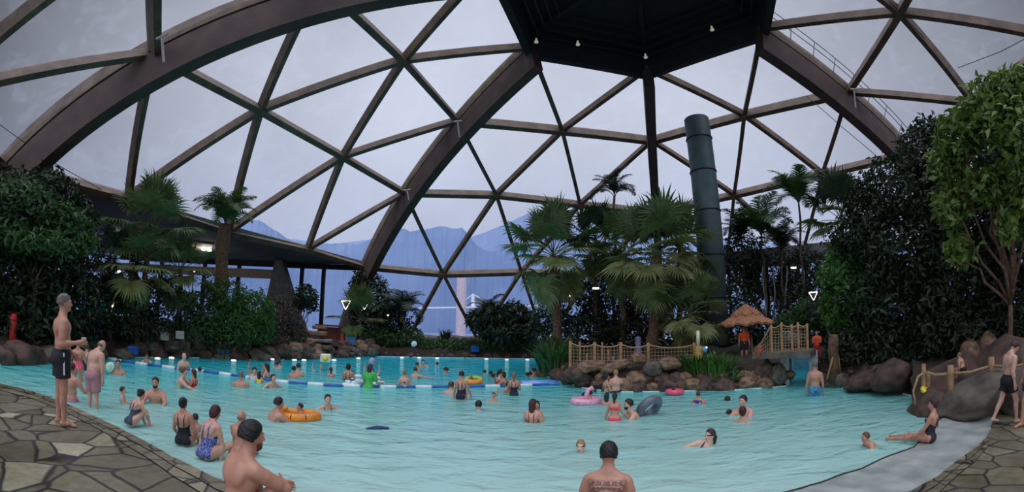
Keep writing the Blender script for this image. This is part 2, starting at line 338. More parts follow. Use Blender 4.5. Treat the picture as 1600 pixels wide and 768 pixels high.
WAVE_H = .07; WATER_D = .05; WATER_M = .78
def water_mat():
    m = bpy.data.materials.new('pool_water'); m.use_nodes = True; nt = m.node_tree; nt.nodes.clear()
    out = nd(nt, 'ShaderNodeOutputMaterial'); tr = nd(nt, 'ShaderNodeBsdfTransparent'); tr.inputs[0].default_value = (.93, .99, .99, 1)
    gl = nd(nt, 'ShaderNodeBsdfGlossy'); gl.inputs['Roughness'].default_value = .06; gl.inputs[0].default_value = (.62, .78, .8, 1)
    fr = nd(nt, 'ShaderNodeFresnel'); fr.inputs[0].default_value = 1.33
    t = nd(nt, 'ShaderNodeTexCoord')
    mp = nd(nt, 'ShaderNodeMapping'); mp.inputs['Scale'].default_value = (.8, 1.25, 1); mp.inputs['Rotation'].default_value = (0, 0, .15); nt.links.new(t.outputs['Object'], mp.inputs[0])
    n1 = nd(nt, 'ShaderNodeTexNoise'); n1.inputs['Scale'].default_value = 1.5; n1.inputs['Detail'].default_value = 3; n1.inputs['Distortion'].default_value = .5; nt.links.new(mp.outputs[0], n1.inputs['Vector'])
    n2 = nd(nt, 'ShaderNodeTexNoise'); n2.inputs['Scale'].default_value = 7; n2.inputs['Detail'].default_value = 2; nt.links.new(mp.outputs[0], n2.inputs['Vector'])
    ad = nd(nt, 'ShaderNodeMath', operation='MULTIPLY_ADD'); ad.inputs[1].default_value = .16; nt.links.new(n2.outputs[0], ad.inputs[0]); nt.links.new(n1.outputs[0], ad.inputs[2])
    bp = nd(nt, 'ShaderNodeBump'); bp.inputs['Strength'].default_value = 1.0; bp.inputs['Distance'].default_value = WAVE_H; nt.links.new(ad.outputs[0], bp.inputs['Height'])
    nt.links.new(bp.outputs[0], gl.inputs['Normal']); nt.links.new(bp.outputs[0], fr.inputs['Normal'])
    mx = nd(nt, 'ShaderNodeMixShader'); nt.links.new(fr.outputs[0], mx.inputs[0]); nt.links.new(tr.outputs[0], mx.inputs[1]); nt.links.new(gl.outputs[0], mx.inputs[2])
    df = nd(nt, 'ShaderNodeBsdfDiffuse'); le = nd(nt, 'ShaderNodeVectorMath', operation='LENGTH'); nt.links.new(t.outputs['Object'], le.inputs[0]); rd = nd(nt, 'ShaderNodeMapRange'); rd.inputs[2].default_value = 40; nt.links.new(le.outputs['Value'], rd.inputs[0]); rw = nd(nt, 'ShaderNodeValToRGB'); nt.links.new(rd.outputs[0], rw.inputs[0]); e_ = rw.color_ramp.elements
    e_[0].position = .12; e_[0].color = L3((190, 222, 208)); e_[1].position = .85; e_[1].color = L3((16, 216, 238))
    for p_, c_ in ((.3, (160, 218, 206)), (.42, (116, 220, 212)), (.56, (52, 214, 222))): x_ = e_.new(p_); x_.color = L3(c_)
    nt.links.new(rw.outputs[0], df.inputs[0]); mw = nd(nt, 'ShaderNodeMixShader'); mw.inputs[0].default_value = WATER_M
    nt.links.new(tr.outputs[0], mw.inputs[1]); nt.links.new(df.outputs[0], mw.inputs[2]); nt.links.new(mw.outputs[0], mx.inputs[1]); nt.links.new(bp.outputs[0], df.inputs['Normal'])
    nt.links.new(mx.outputs[0], out.inputs[0])
    va = nd(nt, 'ShaderNodeVolumeAbsorption'); va.inputs['Color'].default_value = (.0, .80, .84, 1); va.inputs['Density'].default_value = WATER_D
    nt.links.new(va.outputs[0], out.inputs['Volume'])
    return m
def rwat(a): return max(rfar(a) + 1.0, rcop(a) + .02)
azs = AZW; g = MB(); nr = 2
T, TF = polar_strip(azs, lambda a: rcop(a) + .004, rwat, lambda a, r: 0, nr); n = len(T)
Bt = [np.array([p[0], p[1], -3.2]) for p in T]
F = list(TF); F += [tuple(i + n for i in reversed(f)) for f in TF]
k = nr + 1; q = len(azs)
for i in range(q - 1): F += [(i * k, i * k + n, (i + 1) * k + n, (i + 1) * k), (i * k + nr, (i + 1) * k + nr, (i + 1) * k + nr + n, i * k + nr + n)]
for i0, fl in ((0, 0), ((q - 1) * k, 1)):
    for j in range(nr): F.append((i0 + j, i0 + j + 1, i0 + j + 1 + n, i0 + j + n) if not fl else (i0 + j + 1, i0 + j, i0 + j + n, i0 + j + 1 + n))
water = obj('water', T + Bt, F, water_mat()); tag(water, 'turquoise rippled water of the wave pool', 'water', kind='structure')
bm = bmesh.new(); bm.from_mesh(water.data); bmesh.ops.recalc_face_normals(bm, faces=bm.faces); bm.to_mesh(water.data); bm.free()

g = MB(); V, F = polar_strip(AZW, lambda a: max(rfar(a), rcop(a)) - .06, lambda a: max(rfar(a), rcop(a)) - .05, lambda a, r: -3.0 if r < max(rfar(a), rcop(a)) - .055 else .03, 1); g.add(V, F)
struct(g.build('wall_pool', M_pool), 'pool side wall under the far shore')
# planted ground around the pool and behind it
AZT = sorted(set(list(np.arange(-110, 111, 1.0)) + [1.5, 1.9, 32.5, 32.55, 35.6, 35.65, 47.4, 47.6]))
V = []; F = []; rad = [-.02, 0, .12, .3, .6, 1.0, 2, 4, 7, 12, 20, 30]
for a in AZT:
    r0 = rfar(a) if a <= 57 else 11.7
    for t in rad: V.append(pol(a, r0 + t, -3.1 if t < 0 else terrain(a, r0 + t) + (.1 * math.sin(a * 1.7 + t) if t > .5 else 0)))
k = len(rad)
for i in range(len(AZT) - 1):
    for j in range(k - 1): F.append((i * k + j, (i + 1) * k + j, (i + 1) * k + j + 1, i * k + j + 1))
struct(obj('ground', V, F, M_soil, smooth=True), 'dark planted soil around the pool')

# ---------------- the timber dome ----------------
DR = [6.3508, 12.7207, 18.777, 25.0001, 29.3093]; DZ = [13.8137, 12.0833, 9.1996, 4.753, -0.4978]; DPHI = 0.2832; DBUL = .0968
DS = 1.25; DR = [x * DS for x in DR]; DZ = [x * DS for x in DZ]
DC = np.array([4.8332, 14.4573]) * DS
OBS = {(1,3,1):(200,308),(1,3,3):(480,388),(2,3,0):(568,415),(1,2,0):(240,82),(1,2,1):(406,170),(1,2,2):(535,243),(2,2,0):(632,300),
 (1,1,1):(630,92),(2,1,0):(714,187),(2,0,0):(828,72),(2,3,1):(692,427),(2,2,1):(775,303),(2,2,2):(906,318),(3,2,0):(1023,330),(2,1,1):(878,202),(3,1,0):(1018,218),(3,0,0):(1010,105),
 (3,2,1):(1147,303),(3,2,2):(1285,270),(3,1,1):(1163,178),(4,1,0):(1325,142),(4,0,0):(1190,42),(4,1,1):(1405,17),(4,2,1):(1522,160),(4,2,0):(1422,238)}
_nc = {}
def node(s, k, i):
    n = k + 1
    if i == n: s, i = s + 1, 0
    s %= 6
    key = (s, k, i)
    if key in _nc: return _nc[key]
    a0 = DPHI + (s - 3) * math.pi / 3; a1 = a0 + math.pi / 3; r = DR[k]
    P0 = np.array([math.sin(a0), math.cos(a0)]) * r; P1 = np.array([math.sin(a1), math.cos(a1)]) * r; f = i / n
    q = P0 * (1 - f) + P1 * f; q = q * ((1 - DBUL) + DBUL * r / np.linalg.norm(q))
    P = np.array([q[0] + DC[0], q[1] + DC[1], DZ[k] + CAMZ])
    if k == 4: P[2] = 1.3
    if key in OBS:
        d = ray(*OBS[key]); t = np.linalg.norm(P - [0, 0, CAMZ]); P = np.array([0, 0, CAMZ]) + d * t
    _nc[key] = P; return P
DCEN = np.array([DC[0], DC[1], -8.0])
def outward(P): u = P - DCEN; return u / np.linalg.norm(u)
nbeam = 0
def strut(a, b, w, d, m=M_wood, label=None, off=0.0):
    g = MB(); g.beam([0, 0, 0], b - a, w * DS, d * DS, outward((a + b) / 2), off * DS); o = g.build('roof_beam', m, loc=a); struct(o, label or 'brown timber strut of the domed roof'); o['category'] = 'roof beam'; o['group'] = 'timber struts of the domed roof'
for s in range(6):
    for k in range(4):
        for i in range(k + 1):   # rings
            if k == 0: continue
            strut(node(s, k, i), node(s, k, i + 1), .3, .66 if k < 3 else .8, off=-.12)
    for k in range(4):
        for i in range(k + 2):   # sloping struts between ring k (i) and ring k+1
            # ring k has k+2 nodes 0..k+1 ; ring k+1 node j joins ring k nodes j-1 and j
            pass
        for j in range(k + 3):
            for i in (j - 1, j):
                if i < 0 or i > k + 1: continue
                if j == 0 or j == k + 2: continue      # rib edge pieces are built with the arch
                a, b = node(s, k, i), node(s, k + 1, j)
                if s == 1 and k == 3: continue         # the low wing opens here
                strut(a, b, .24, .44 if k < 3 else .34, off=-.05)
        # the two rib-side diagonals that start on the rib are covered by i = 0 and i = k+1 above
for s in range(6):               # six great arches, each with a slimmer purlin along its outer edge
    pts = [node(s, k, 0) for k in range(5)]
    t = [0]
    for a, b in zip(pts, pts[1:]): t.append(t[-1] + np.linalg.norm(b - a))
    c = [np.polyfit(t, [p[q] for p in pts], 3) for q in range(3)]
    tt = np.linspace(-.3, t[-1] + .8, 28); P = np.stack([np.polyval(ci, tt) for ci in c], 1)
    g = MB(); V = []
    T = np.gradient(P, axis=0); az = math.atan2(pts[2][0] - DC[0], pts[2][1] - DC[1]); side = np.array([math.cos(az), -math.sin(az), 0])
    for p, tg in zip(P, T):
        tg = tg / np.linalg.norm(tg); u = np.cross(side, tg); u /= np.linalg.norm(u)
        if u @ outward(p) < 0: u = -u
        for sx, su in ((-1, -1.75), (1, -1.75), (1, -.45), (-1, -.45)): V.append(p + side * sx * .28 * DS + u * su * DS)
    F = [(i * 4 + j, i * 4 + (j + 1) % 4, (i + 1) * 4 + (j + 1) % 4, (i + 1) * 4 + j) for i in range(len(P) - 1) for j in range(4)] + [(0, 1, 2, 3), tuple(len(V) - 1 - q for q in range(4))]
    o = obj('roof_arch', V, F, M_arch); struct(o, 'great curved brown timber arch of the dome'); o['category'] = 'roof arch'; o['group'] = 'great arches of the dome'
    g = MB(); V = []
    for p, tg in zip(P, T):
        tg = tg / np.linalg.norm(tg); u = np.cross(side, tg); u /= np.linalg.norm(u)
        if u @ outward(p) < 0: u = -u
        for sx, su in ((-1, -.3), (1, -.3), (1, .25), (-1, .25)): V.append(p + side * sx * .24 * DS + u * su * DS)
    obj('outer_purlin', V, F, M_wood, o)
# plastic film glazing of each sixth of the dome
def glass_mat(name, tint=(.93, .94, .96), refl=.10, rough=.12, dirt=.05):
    m = bpy.data.materials.new(name); m.use_nodes = True; nt = m.node_tree; nt.nodes.clear()
    out = nd(nt, 'ShaderNodeOutputMaterial'); tr = nd(nt, 'ShaderNodeBsdfTransparent'); tr.inputs[0].default_value = (*tint, 1)
    gl = nd(nt, 'ShaderNodeBsdfGlossy'); gl.inputs['Roughness'].default_value = rough
    fr = nd(nt, 'ShaderNodeFresnel'); fr.inputs[0].default_value = 1.35
    mx = nd(nt, 'ShaderNodeMixShader'); mu = nd(nt, 'ShaderNodeMath', operation='MULTIPLY'); mu.inputs[1].default_value = refl * 6
    nt.links.new(fr.outputs[0], mu.inputs[0]); nt.links.new(mu.outputs[0], mx.inputs[0]); nt.links.new(tr.outputs[0], mx.inputs[1]); nt.links.new(gl.outputs[0], mx.inputs[2])
    tl = nd(nt, 'ShaderNodeBsdfTranslucent'); tl.inputs[0].default_value = (.75, .78, .82, 1)
    t = nd(nt, 'ShaderNodeTexCoord'); n = nd(nt, 'ShaderNodeTexNoise'); n.inputs['Scale'].default_value = .6; n.inputs['Detail'].default_value = 7; n.inputs['Distortion'].default_value = 1.2; nt.links.new(t.outputs['Object'], n.inputs['Vector'])
    mp = nd(nt, 'ShaderNodeMapRange'); mp.inputs[1].default_value = .5; mp.inputs[2].default_value = .75; mp.inputs[3].default_value = dirt * .4; mp.inputs[4].default_value = dirt * 2.2; nt.links.new(n.outputs[0], mp.inputs[0])
    mx2 = nd(nt, 'ShaderNodeMixShader'); nt.links.new(mp.outputs[0], mx2.inputs[0]); nt.links.new(mx.outputs[0], mx2.inputs[1]); nt.links.new(tl.outputs[0], mx2.inputs[2]); nt.links.new(mx2.outputs[0], out.inputs[0])
    return m
M_film = glass_mat('roof_film')
for s in range(6):
    V = []; F = []
    def tri(a, b, c): n = len(V); V.extend([p + outward(p) * .2 for p in (a, b, c)]); F.append((n, n + 1, n + 2))
    for k in range(4):
        if s == 1 and k == 3: continue
        for j in range(k + 3):
            if j < k + 2: tri(node(s, k, j), node(s, k + 1, j), node(s, k + 1, j + 1))
            if j < k + 1: tri(node(s, k, j), node(s, k + 1, j + 1), node(s, k, j + 1))
    struct(obj('window_%d' % (s + 1), V, F, M_film), 'triangular film panes of one sixth of the dome')
# dark hexagonal lantern at the crown
hexn = [node(s, 0, 0) for s in range(6)]
cc = sum(hexn) / 6
g = MB()
V = [p + np.array([0, 0, 1.3]) for p in hexn] + [cc + np.array([0, 0, 2.2])] + [p + np.array([0, 0, 1.5]) for p in hexn] + [cc + np.array([0, 0, 2.4])]
F = [(i, (i + 1) % 6, 6) for i in range(6)] + [(7 + (i + 1) % 6, 7 + i, 13) for i in range(6)] + [(i, i + 7, (i + 1) % 6 + 7, (i + 1) % 6) for i in range(6)]
g.add(V, F); struct(g.build('ceiling', M_dark), 'dark closed hexagonal cap at the crown of the dome')
for s in range(6):
    a, b = hexn[s], hexn[(s + 1) % 6]; inn = lambda p: cc + (p - cc) * np.array([.82, .82, 1])
    g = MB(); u = (b - a) / np.linalg.norm(b - a); up = np.array([0, 0, 1.])
    nrm = np.cross(u, up); nrm = nrm if nrm @ ((a + b) / 2 - cc) > 0 else -nrm
    g.beam(a + up * .4, b + up * .4, .45, 2.6, up)
    o = g.build('roof_beam', M_dark); struct(o, 'blackened fascia beam of the hexagonal crown'); o['category'] = 'roof beam'; o['group'] = 'fascia beams of the crown'
    g = MB()
    for q in range(4): g.beam(a + (cc - a) * (.1 + .07 * q) + up * (.35 + .28 * q), b + (cc - b) * (.1 + .07 * q) + up * (.35 + .28 * q), .1, .14, up)
    o = g.build('louvre_slats', mat('louvre_paint', (34, 32, 33), .7), o)
    g = MB(); g.beam(a + up * 1.2, cc + up * 1.9, .3, .6, up); o = g.build('roof_beam', M_dark); struct(o, 'blackened spoke beam under the crown cap'); o['category'] = 'roof beam'; o['group'] = 'spoke beams of the crown'
# small pendant lamps under the crown
bell = MB(); bell.lathe([(.0, .30), (.05, .30), (.07, .16), (.12, .05), (.13, 0), (.10, .0), (0, .03)], n=14)
bell_me = bell.mesh('crown_lamp', mat('lamp_opal', (200, 198, 180), .4, emis=((255, 246, 220), .25)), True)
for i, (px, py, lb) in enumerate([(838, 66, 'small opal bell lamp under the left corner of the dark crown'), (1009, 90, 'small opal bell lamp above the central arch under the crown'),
                                  (1113, 47, 'small opal bell lamp under the right corner of the dark crown'), (903, 70, 'small opal bell lamp on the near-left fascia of the crown')]):
    a = project(cc)[0]; best = None
    dirv = ray(px, py); tt = (hexn[0][2] - .75 - CAMZ) / dirv[2]; P = np.array([0, 0, CAMZ]) + dirv * tt
    o = link('pendant_lamp', bell_me, loc=P); tag(o, lb, 'lamp', 'opal lamps under the crown'); g = MB(); g.tube([[0, 0, .3], [0, 0, 2.9]], .012, 5); g.build('cord', M_black, o)

# maintenance handrail that runs up outside the right-hand arch, cables, and the pale clamps on the arches
pts = [node(4, k, 0) for k in range(4)]; rl = empty('roof_handrail', pts[1] + outward(pts[1]) * .6); tag(rl, 'thin grey maintenance handrail outside the right-hand great arch', 'handrail'); rb_ = np.array(rl.location)
sdv = np.cross(pts[2] - pts[0], [0, 0, 1]); sdv /= np.linalg.norm(sdv); sdv = sdv if sdv[0] > 0 else -sdv
tt = np.linspace(0, 1, 25); lenk = np.linspace(0, 1, 4); crv = np.stack([np.polyval(np.polyfit(lenk, [p[q] for p in pts], 3), tt) for q in range(3)], 1)
for hgt in (1.1, 1.7): g = MB(); g.tube([p + outward(p) * hgt + sdv * .3 - rb_ for p in crv], .03, 5); g.build('rail', M_steel, rl)
for p in crv[::2]: g = MB(); g.tube([p + outward(p) * .3 + sdv * .3 - rb_, p + outward(p) * 1.7 + sdv * .3 - rb_], .03, 5); g.build('baluster', M_steel, rl)
for (x0, y0, d0), (x1, y1, d1), lb in [((-20, 180, 24), (172, 303, 28), 'thin cable slanting down across the far left panes'), ((1497, 106, 26), (1640, 40, 22), 'thin cable at the upper right corner of the roof'),
                                        ((1390, 2, 22), (1445, 60, 24), 'short thin cable beside the upper right strut crossing'), ((1260, 150, 30), (1372, 246, 30), 'thin cable crossing the pane under the right-hand arch')]:
    g = MB(); a, b = PD(x0, y0, d0), PD(x1, y1, d1); g.tube([b * 0, (b - a) / 2 - [0, 0, .15], b - a], .022, 5); o = g.build('roof_cable', M_steel, loc=a); tag(o, lb, 'cable', 'cables under the roof')
for px, y0, y1, d0, lb in [(253, 58, 97, 14.5, 'pale clamp rod on the left great arch'), (715, 190, 214, 23.5, 'pale clamp rod on the second great arch, upper one'), (636, 297, 312, 29, 'pale clamp rod on the second great arch, lower one'), (1334, 140, 168, 24.5, 'pale clamp rod on the right-hand great arch')]:
    a, b = PD(px, y0, d0), PD(px + 3, y1, d0); g = MB(); g.tube([a * 0, b - a], .05, 6); g.tube([(-.25, 0, 0), (.25, 0, 0.05)], .05, 6); o = g.build('clamp_rod', mat('galvanised', (170, 160, 146), .5), loc=a); tag(o, lb, 'clamp')
# ---------------- outdoors seen through the film ----------------
M_hill = mat('hazed_hillside', (92, 112, 148), 1, (112, 132, 164), scale=.02, detail=9)  # blue haze put into the hillside's base colour
M_hill2 = mat('hazed_far_ridge', (112, 130, 164), 1, (122, 140, 170), scale=.01, detail=6)  # paler distance haze put into the ridge's base colour
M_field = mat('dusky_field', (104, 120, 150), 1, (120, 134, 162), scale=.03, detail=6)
V = []; F = []
for i in range(73):
    a = i * 5
    for r, z in ((38, 1.2), (60, 1.0), (120, 1.0), (400, 2)): V.append(np.array([DC[0] + r * math.sin(R_(a)), DC[1] + r * math.cos(R_(a)), z]))
for i in range(72):
    for j in range(3): F.append((i * 4 + j, (i + 1) * 4 + j, (i + 1) * 4 + j + 1, i * 4 + j + 1))
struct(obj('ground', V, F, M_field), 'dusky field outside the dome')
def hill(profile, d, depth, m, label, amp, seed, rough=1.0):
    """profile: (px, py) skyline seen through the film, built as a solid ridge at distance d"""
    r = np.random.default_rng(seed); px = np.arange(profile[0][0], profile[-1][0] + 1, 2.0)
    py = np.interp(px, [p[0] for p in profile], [p[1] for p in profile])
    nz = np.zeros(len(px))
    for o in range(5): nz += np.interp(np.arange(len(px)), np.arange(0, len(px) + 2 ** (5 - o), 2 ** (5 - o)), r.normal(size=len(np.arange(0, len(px) + 2 ** (5 - o), 2 ** (5 - o)))))* .6 ** o
    V = []; F = []; prof = [(0, 0), (.12, .55), (.22, .8), (.35, 1), (.6, .85), (1, 0)]
    for x, y, n in zip(px, py, nz):
        top = PD(x, y - n * amp, d + depth * .35); u = np.array([top[0], top[1], 0]); u /= np.linalg.norm(u)
        for q, h in prof: V.append(np.array([u[0], u[1], 0]) * (d + depth * q) + np.array([0, 0, .3 + (top[2] - .3) * h + (rough * .25 * r.normal() if 0 < q < 1 and q != .35 else 0)]))
    k = len(prof)
    for i in range(len(px) - 1):
        for j in range(k - 1): F.append((i * k + j, (i + 1) * k + j, (i + 1) * k + j + 1, i * k + j + 1))
    return struct(obj('hill', V, F, m, smooth=True), label)
hill([(-200, 380), (80, 330), (200, 330), (330, 345), (400, 345), (440, 372), (520, 380), (600, 372), (700, 382), (790, 350), (833, 328), (880, 350), (960, 352), (1100, 370), (1300, 390), (1500, 380), (1750, 380)], 260, 160, M_hill2, 'far ridge behind the dome, pale blue haze in its colour', .8, 3)
hill([(-200, 400), (180, 352), (380, 352), (405, 345), (430, 362), (465, 384), (500, 380), (520, 374), (560, 380), (590, 372), (612, 362), (640, 372), (665, 362), (690, 356), (722, 354), (738, 372), (760, 388), (800, 384), (880, 400), (1100, 400), (1250, 400), (1500, 395), (1750, 400)], 150, 70, M_hill, 'wooded hillside outside the dome, blue haze in its colour', 3.2, 5, 1.5)

# ---------------- low wing at the left: flat ceiling, lit strip, window front ----------------
Aa, Ab = node(1, 3, 0), node(2, 3, 0)
Q = np.array([-46.0, 37.5, Aa[2]]); ZC = Aa[2] - .05
def PZl(px, py, z): return PZ(px, py, z)
g = MB(); lw = [Aa, Ab, Q, np.array([-52., 7.5, Aa[2]])]
up2 = [np.array([p[0], p[1], ZC]) for p in lw]; g.add(up2 + [p + [0, 0, .35] for p in up2], [(0, 1, 2, 3), (7, 6, 5, 4), (0, 4, 5, 1), (1, 5, 6, 2), (2, 6, 7, 3), (3, 7, 4, 0)])
struct(g.build('ceiling', mat('wing_ceiling', (84, 98, 105), .8, (70, 84, 76), scale=.5)), 'grey-green flat ceiling of the low wing')
strip = [PZ(168, 361, ZC - .05), PZ(334, 381, ZC - .05), PZ(322, 402, ZC - .05), PZ(176, 376, ZC - .05)]
g = MB(); g.add([p - [0, 0, .06] for p in strip] + [p + [0, 0, .05] for p in strip], [(3, 2, 1, 0), (4, 5, 6, 7), (0, 1, 5, 4), (1, 2, 6, 5), (2, 3, 7, 6), (3, 0, 4, 7)])
g.build('ceiling_panel', mat('cream_panel', (225, 214, 186), .6)); tag(COL.objects[-1], 'cream ceiling panel with spotlights under the low wing', 'ceiling panel')
sp_me = MB().lathe([(0, 0), (.16, 0), (.2, .05), (.2, .16), (0, .16)], n=16).mesh('spot', M_lampB)
for i, (px, py, lb) in enumerate([(187, 370, 'round ceiling spotlight nearest the dark left tree, under the low wing'), (218, 376, 'round ceiling spotlight above the fan palm crown, under the low wing'),
                                  (259, 386, 'round ceiling spotlight midway along the cream panel of the low wing'), (318, 391, 'left one of the paired spotlights at the end of the cream ceiling panel'),
                                  (327, 392, 'right one of the paired spotlights at the end of the cream ceiling panel')]):
    o = link('ceiling_spotlight', sp_me, loc=PZ(px, py, ZC - .3)); tag(o, lb, 'spotlight', 'spotlights under the low wing')
    ld = bpy.data.lights.new('spotlight_bulb', 'POINT'); ld.energy = 30; ld.color = (1, .93, .8); ld.shadow_soft_size = .15; lo = link('spotlight_bulb', ld, o, (0, 0, -.25))
wu = (Q - Ab) * [1, 1, 0]; wl = np.linalg.norm(wu); wu /= wl; wn = np.array([-wu[1], wu[0], 0])
def onfront(px, py, off=0):
    d = ray(px, py); O = np.array([0, 0, CAMZ]); t = ((Ab + wn * off - O) @ wn) / (d @ wn); return O + d * t
g = MB(); g.beam(Ab + [0, 0, -.2], Q + [0, 0, -.2], .3, .5, (0, 0, 1)); struct(g.build('beam', M_dark), 'dark header beam over the window front of the low wing')
g = MB(); a = Ab * [1, 1, 0]; b = Q * [1, 1, 0]; g.add([a + [0, 0, .9], b + [0, 0, .9], b + [0, 0, ZC], a + [0, 0, ZC]], [(0, 1, 2, 3)])
struct(g.build('window_7', M_film), 'tall window front of the low wing')
for px in (505, 471, 372, 318, 250, 175):
    P = onfront(px, 440); g = MB(); g.box((P[0], P[1], (1 + ZC) / 2), (.3, .36, ZC - 1), rz=0); o = g.build('mullion', M_dark); struct(o, 'dark steel window post of the low wing'); o['category'] = 'window post'; o['group'] = 'dark window posts of the low wing'
a, b = onfront(60, 424, 1.5), onfront(446, 429, 1.5); g = MB(); zz = .5 * (a[2] + b[2]); g.beam([a[0], a[1], b[2]], b, .4, .85, (0, 0, 1))
struct(g.build('beam', mat('beige_beam', (150, 132, 118), .8)), 'beige horizontal beam across the left window front')
# slanting concrete buttress
p = [onfront(435, 416, 1), onfront(446, 412, 1), onfront(486, 500, 1), onfront(412, 500, 1)]
p[2][2] = p[3][2] = .8; p[0][2] = p[1][2] = ZC - .05
g = MB(); bk = [q + wn * .9 for q in p]; g.add(p + bk, [(0, 1, 2, 3), (7, 6, 5, 4), (0, 4, 5, 1), (1, 5, 6, 2), (2, 6, 7, 3), (3, 7, 4, 0)])
struct(g.build('pillar', M_conc), 'slanting grey concrete buttress in the window front')

# pale column and cable bridge beyond the film
P = PD(720, 500, 72); top = PD(720, 428, 72)
g = MB(); g.tube([[P[0], P[1], .5], [P[0], P[1], top[2] + .4]], .8, 20); g.box((P[0], P[1], .7), (2.4, 2.4, .6)); tag(g.build('column', mat('pale_pink_render', (226, 206, 214), .8)), 'tall pale pink column standing outside beyond the film', 'column')
a, b = PD(655, 481, 105), PD(870, 476, 105); o = empty('footbridge', (a + b) / 2); tag(o, 'white cable-stayed footbridge outside beyond the film', 'bridge')
c0 = (a + b) / 2; g = MB(); g.beam(a - c0, b - c0, 2, .35, (0, 0, 1)); g.build('bridge_deck', M_white, o)
m0 = PD(739, 479, 105) - c0; m1 = PD(739, 459, 105) - c0; g = MB(); g.tube([m0 - [0, 0, 2.5], m1], [.55, .4], 8); g.build('mast', M_white, o)
for e in (PD(717, 476, 105) - c0, PD(766, 475, 105) - c0): g = MB(); g.tube([m1, e], .12, 5); g.build('stay_cable', M_white, o)

# tall round metal flue tower
Pt = PD(1088, 186, 27); Pb = PD(1118, 520, 27)
base = np.array([Pt[0], Pt[1], 1.2]); H = Pt[2] - 1.2
o = empty('flue_tower', base); tag(o, 'tall banded grey-green metal flue tower rising behind the palms', 'flue tower')
g = MB(); g.lathe([(.0, 0), (.8, 0), (.8, H - .05), (.76, H), (0, H)], n=40); g.build('shaft', M_pipe, o, True)
for py in (217, 269, 331, 400, 466):
    z = PD(1100, py, 27)[2] - 1.2; g = MB(); g.torus((0, 0, z), .81, .05, 40, 8); g.build('band', M_steel, o, True)

# ================= PLANTS =================
def leaf_cloud(blobs, n, size, seed, wide=.42, shell=.55, up=.35, asp=1.0):
    """blobs: (centre, radii); folded pointed leaves scattered through the blobs, thicker towards their skins"""
    r = np.random.default_rng(seed); vol = np.array([(b[1][0] * b[1][1] + b[1][0] * b[1][2] + b[1][1] * b[1][2]) for b in blobs]); cnt = np.maximum((n * vol / vol.sum()).astype(int), 8)
    C = []; Nn = []
    for (c, rr), k in zip(blobs, cnt):
        d = r.normal(size=(k, 3)); d /= np.linalg.norm(d, axis=1)[:, None]
        rad = shell + (1 - shell) * r.random(k) ** .5; rad *= 1 + .22 * np.sin(d[:, 0] * 5 + seed) * np.cos(d[:, 1] * 4 + d[:, 2] * 6)
        C.append(np.array(c) + d * rad[:, None] * np.array(rr)); Nn.append(d)
    C = np.concatenate(C); D = np.concatenate(Nn); k = len(C)
    nrm = D * .6 + r.normal(size=(k, 3)) * .55 + [0, 0, up]; nrm /= np.linalg.norm(nrm, axis=1)[:, None]
    ax = np.cross(nrm, r.normal(size=(k, 3))) + D * .3 * 1.0; ax -= nrm * (ax * nrm).sum(1)[:, None]; ax /= np.linalg.norm(ax, axis=1)[:, None]
    sd = np.cross(nrm, ax); L = size * (.6 + .8 * r.random(k))[:, None]; Wd = L * wide
    V = np.stack([C, C + ax * L * .45 + sd * Wd * .5 + nrm * L * .1, C + ax * L - nrm * L * .22, C + ax * L * .45 - sd * Wd * .5 + nrm * L * .1], 1).reshape(-1, 3)
    i = np.arange(k)[:, None] * 4; F = np.concatenate([i + [0, 1, 2], i + [0, 2, 3]], 1).reshape(-1, 3)
    return V, F
def pxblob(px, py, rx, ry, d, depth=None):
    c = PD(px, py, d); dist = np.linalg.norm(c - [0, 0, CAMZ]); s = dist / CF; u = np.array([c[0], c[1], 0]); u /= np.linalg.norm(u)
    a = rx * s; b = ry * s; return (c, (a, depth or a, b)) if depth is None else (c, (a, depth, b))
def bent_trunk(a, b, r0, r1, n=7, wob=.15, seed=0, seg=9):
    r = np.random.default_rng(seed); t = np.linspace(0, 1, n)[:, None]; P = a * (1 - t) + b * t; P[1:-1] += r.normal(size=(n - 2, 3)) * wob * [1, 1, .2]
    return P, r0 + (r1 - r0) * t[:, 0]
def tree(name, label, cat, blobs, n, size, lm, seed, trunks=None, group=None, wide=.42, shell=.5, branches=9, tr=.14, bark=None):
    """trunk(s) with branches reaching into every leaf blob; blobs are (px, py, rx, ry, dist)"""
    B = [pxblob(*b) for b in blobs]; cx = np.mean([b[0][:2] for b in B], 0); zt = min(b[0][2] for b in B)
    base = np.array([cx[0], cx[1], 0]); base[2] = max(ground_at(base) - .1, .3)
    o = empty(name, base); tag(o, label, cat, group)
    g = MB(); lo = min(B, key=lambda b: b[0][2])[0]; fork = base + (np.array([lo[0], lo[1], lo[2]]) - base) * .5 * np.array([.3, .3, 1])
    fork = np.array([base[0], base[1], base[2] + max(.3, (zt - base[2]) * .5)])
    P, R = bent_trunk(base * 0, fork - base, tr, tr * .8, 5, .04, seed); g.tube(P, R, 9)
    for i, b in enumerate(B):
        P, R = bent_trunk(fork - base, b[0] - base, tr * .6, .025, 6, .12, seed + i); g.tube(P, R, 7)
    g.build('trunk', bark or M_bark, o, True)
    V, F = leaf_cloud(B, n, size, seed, wide, shell); link('foliage', np_mesh('foliage', V - base, F, lm), o)
    return o

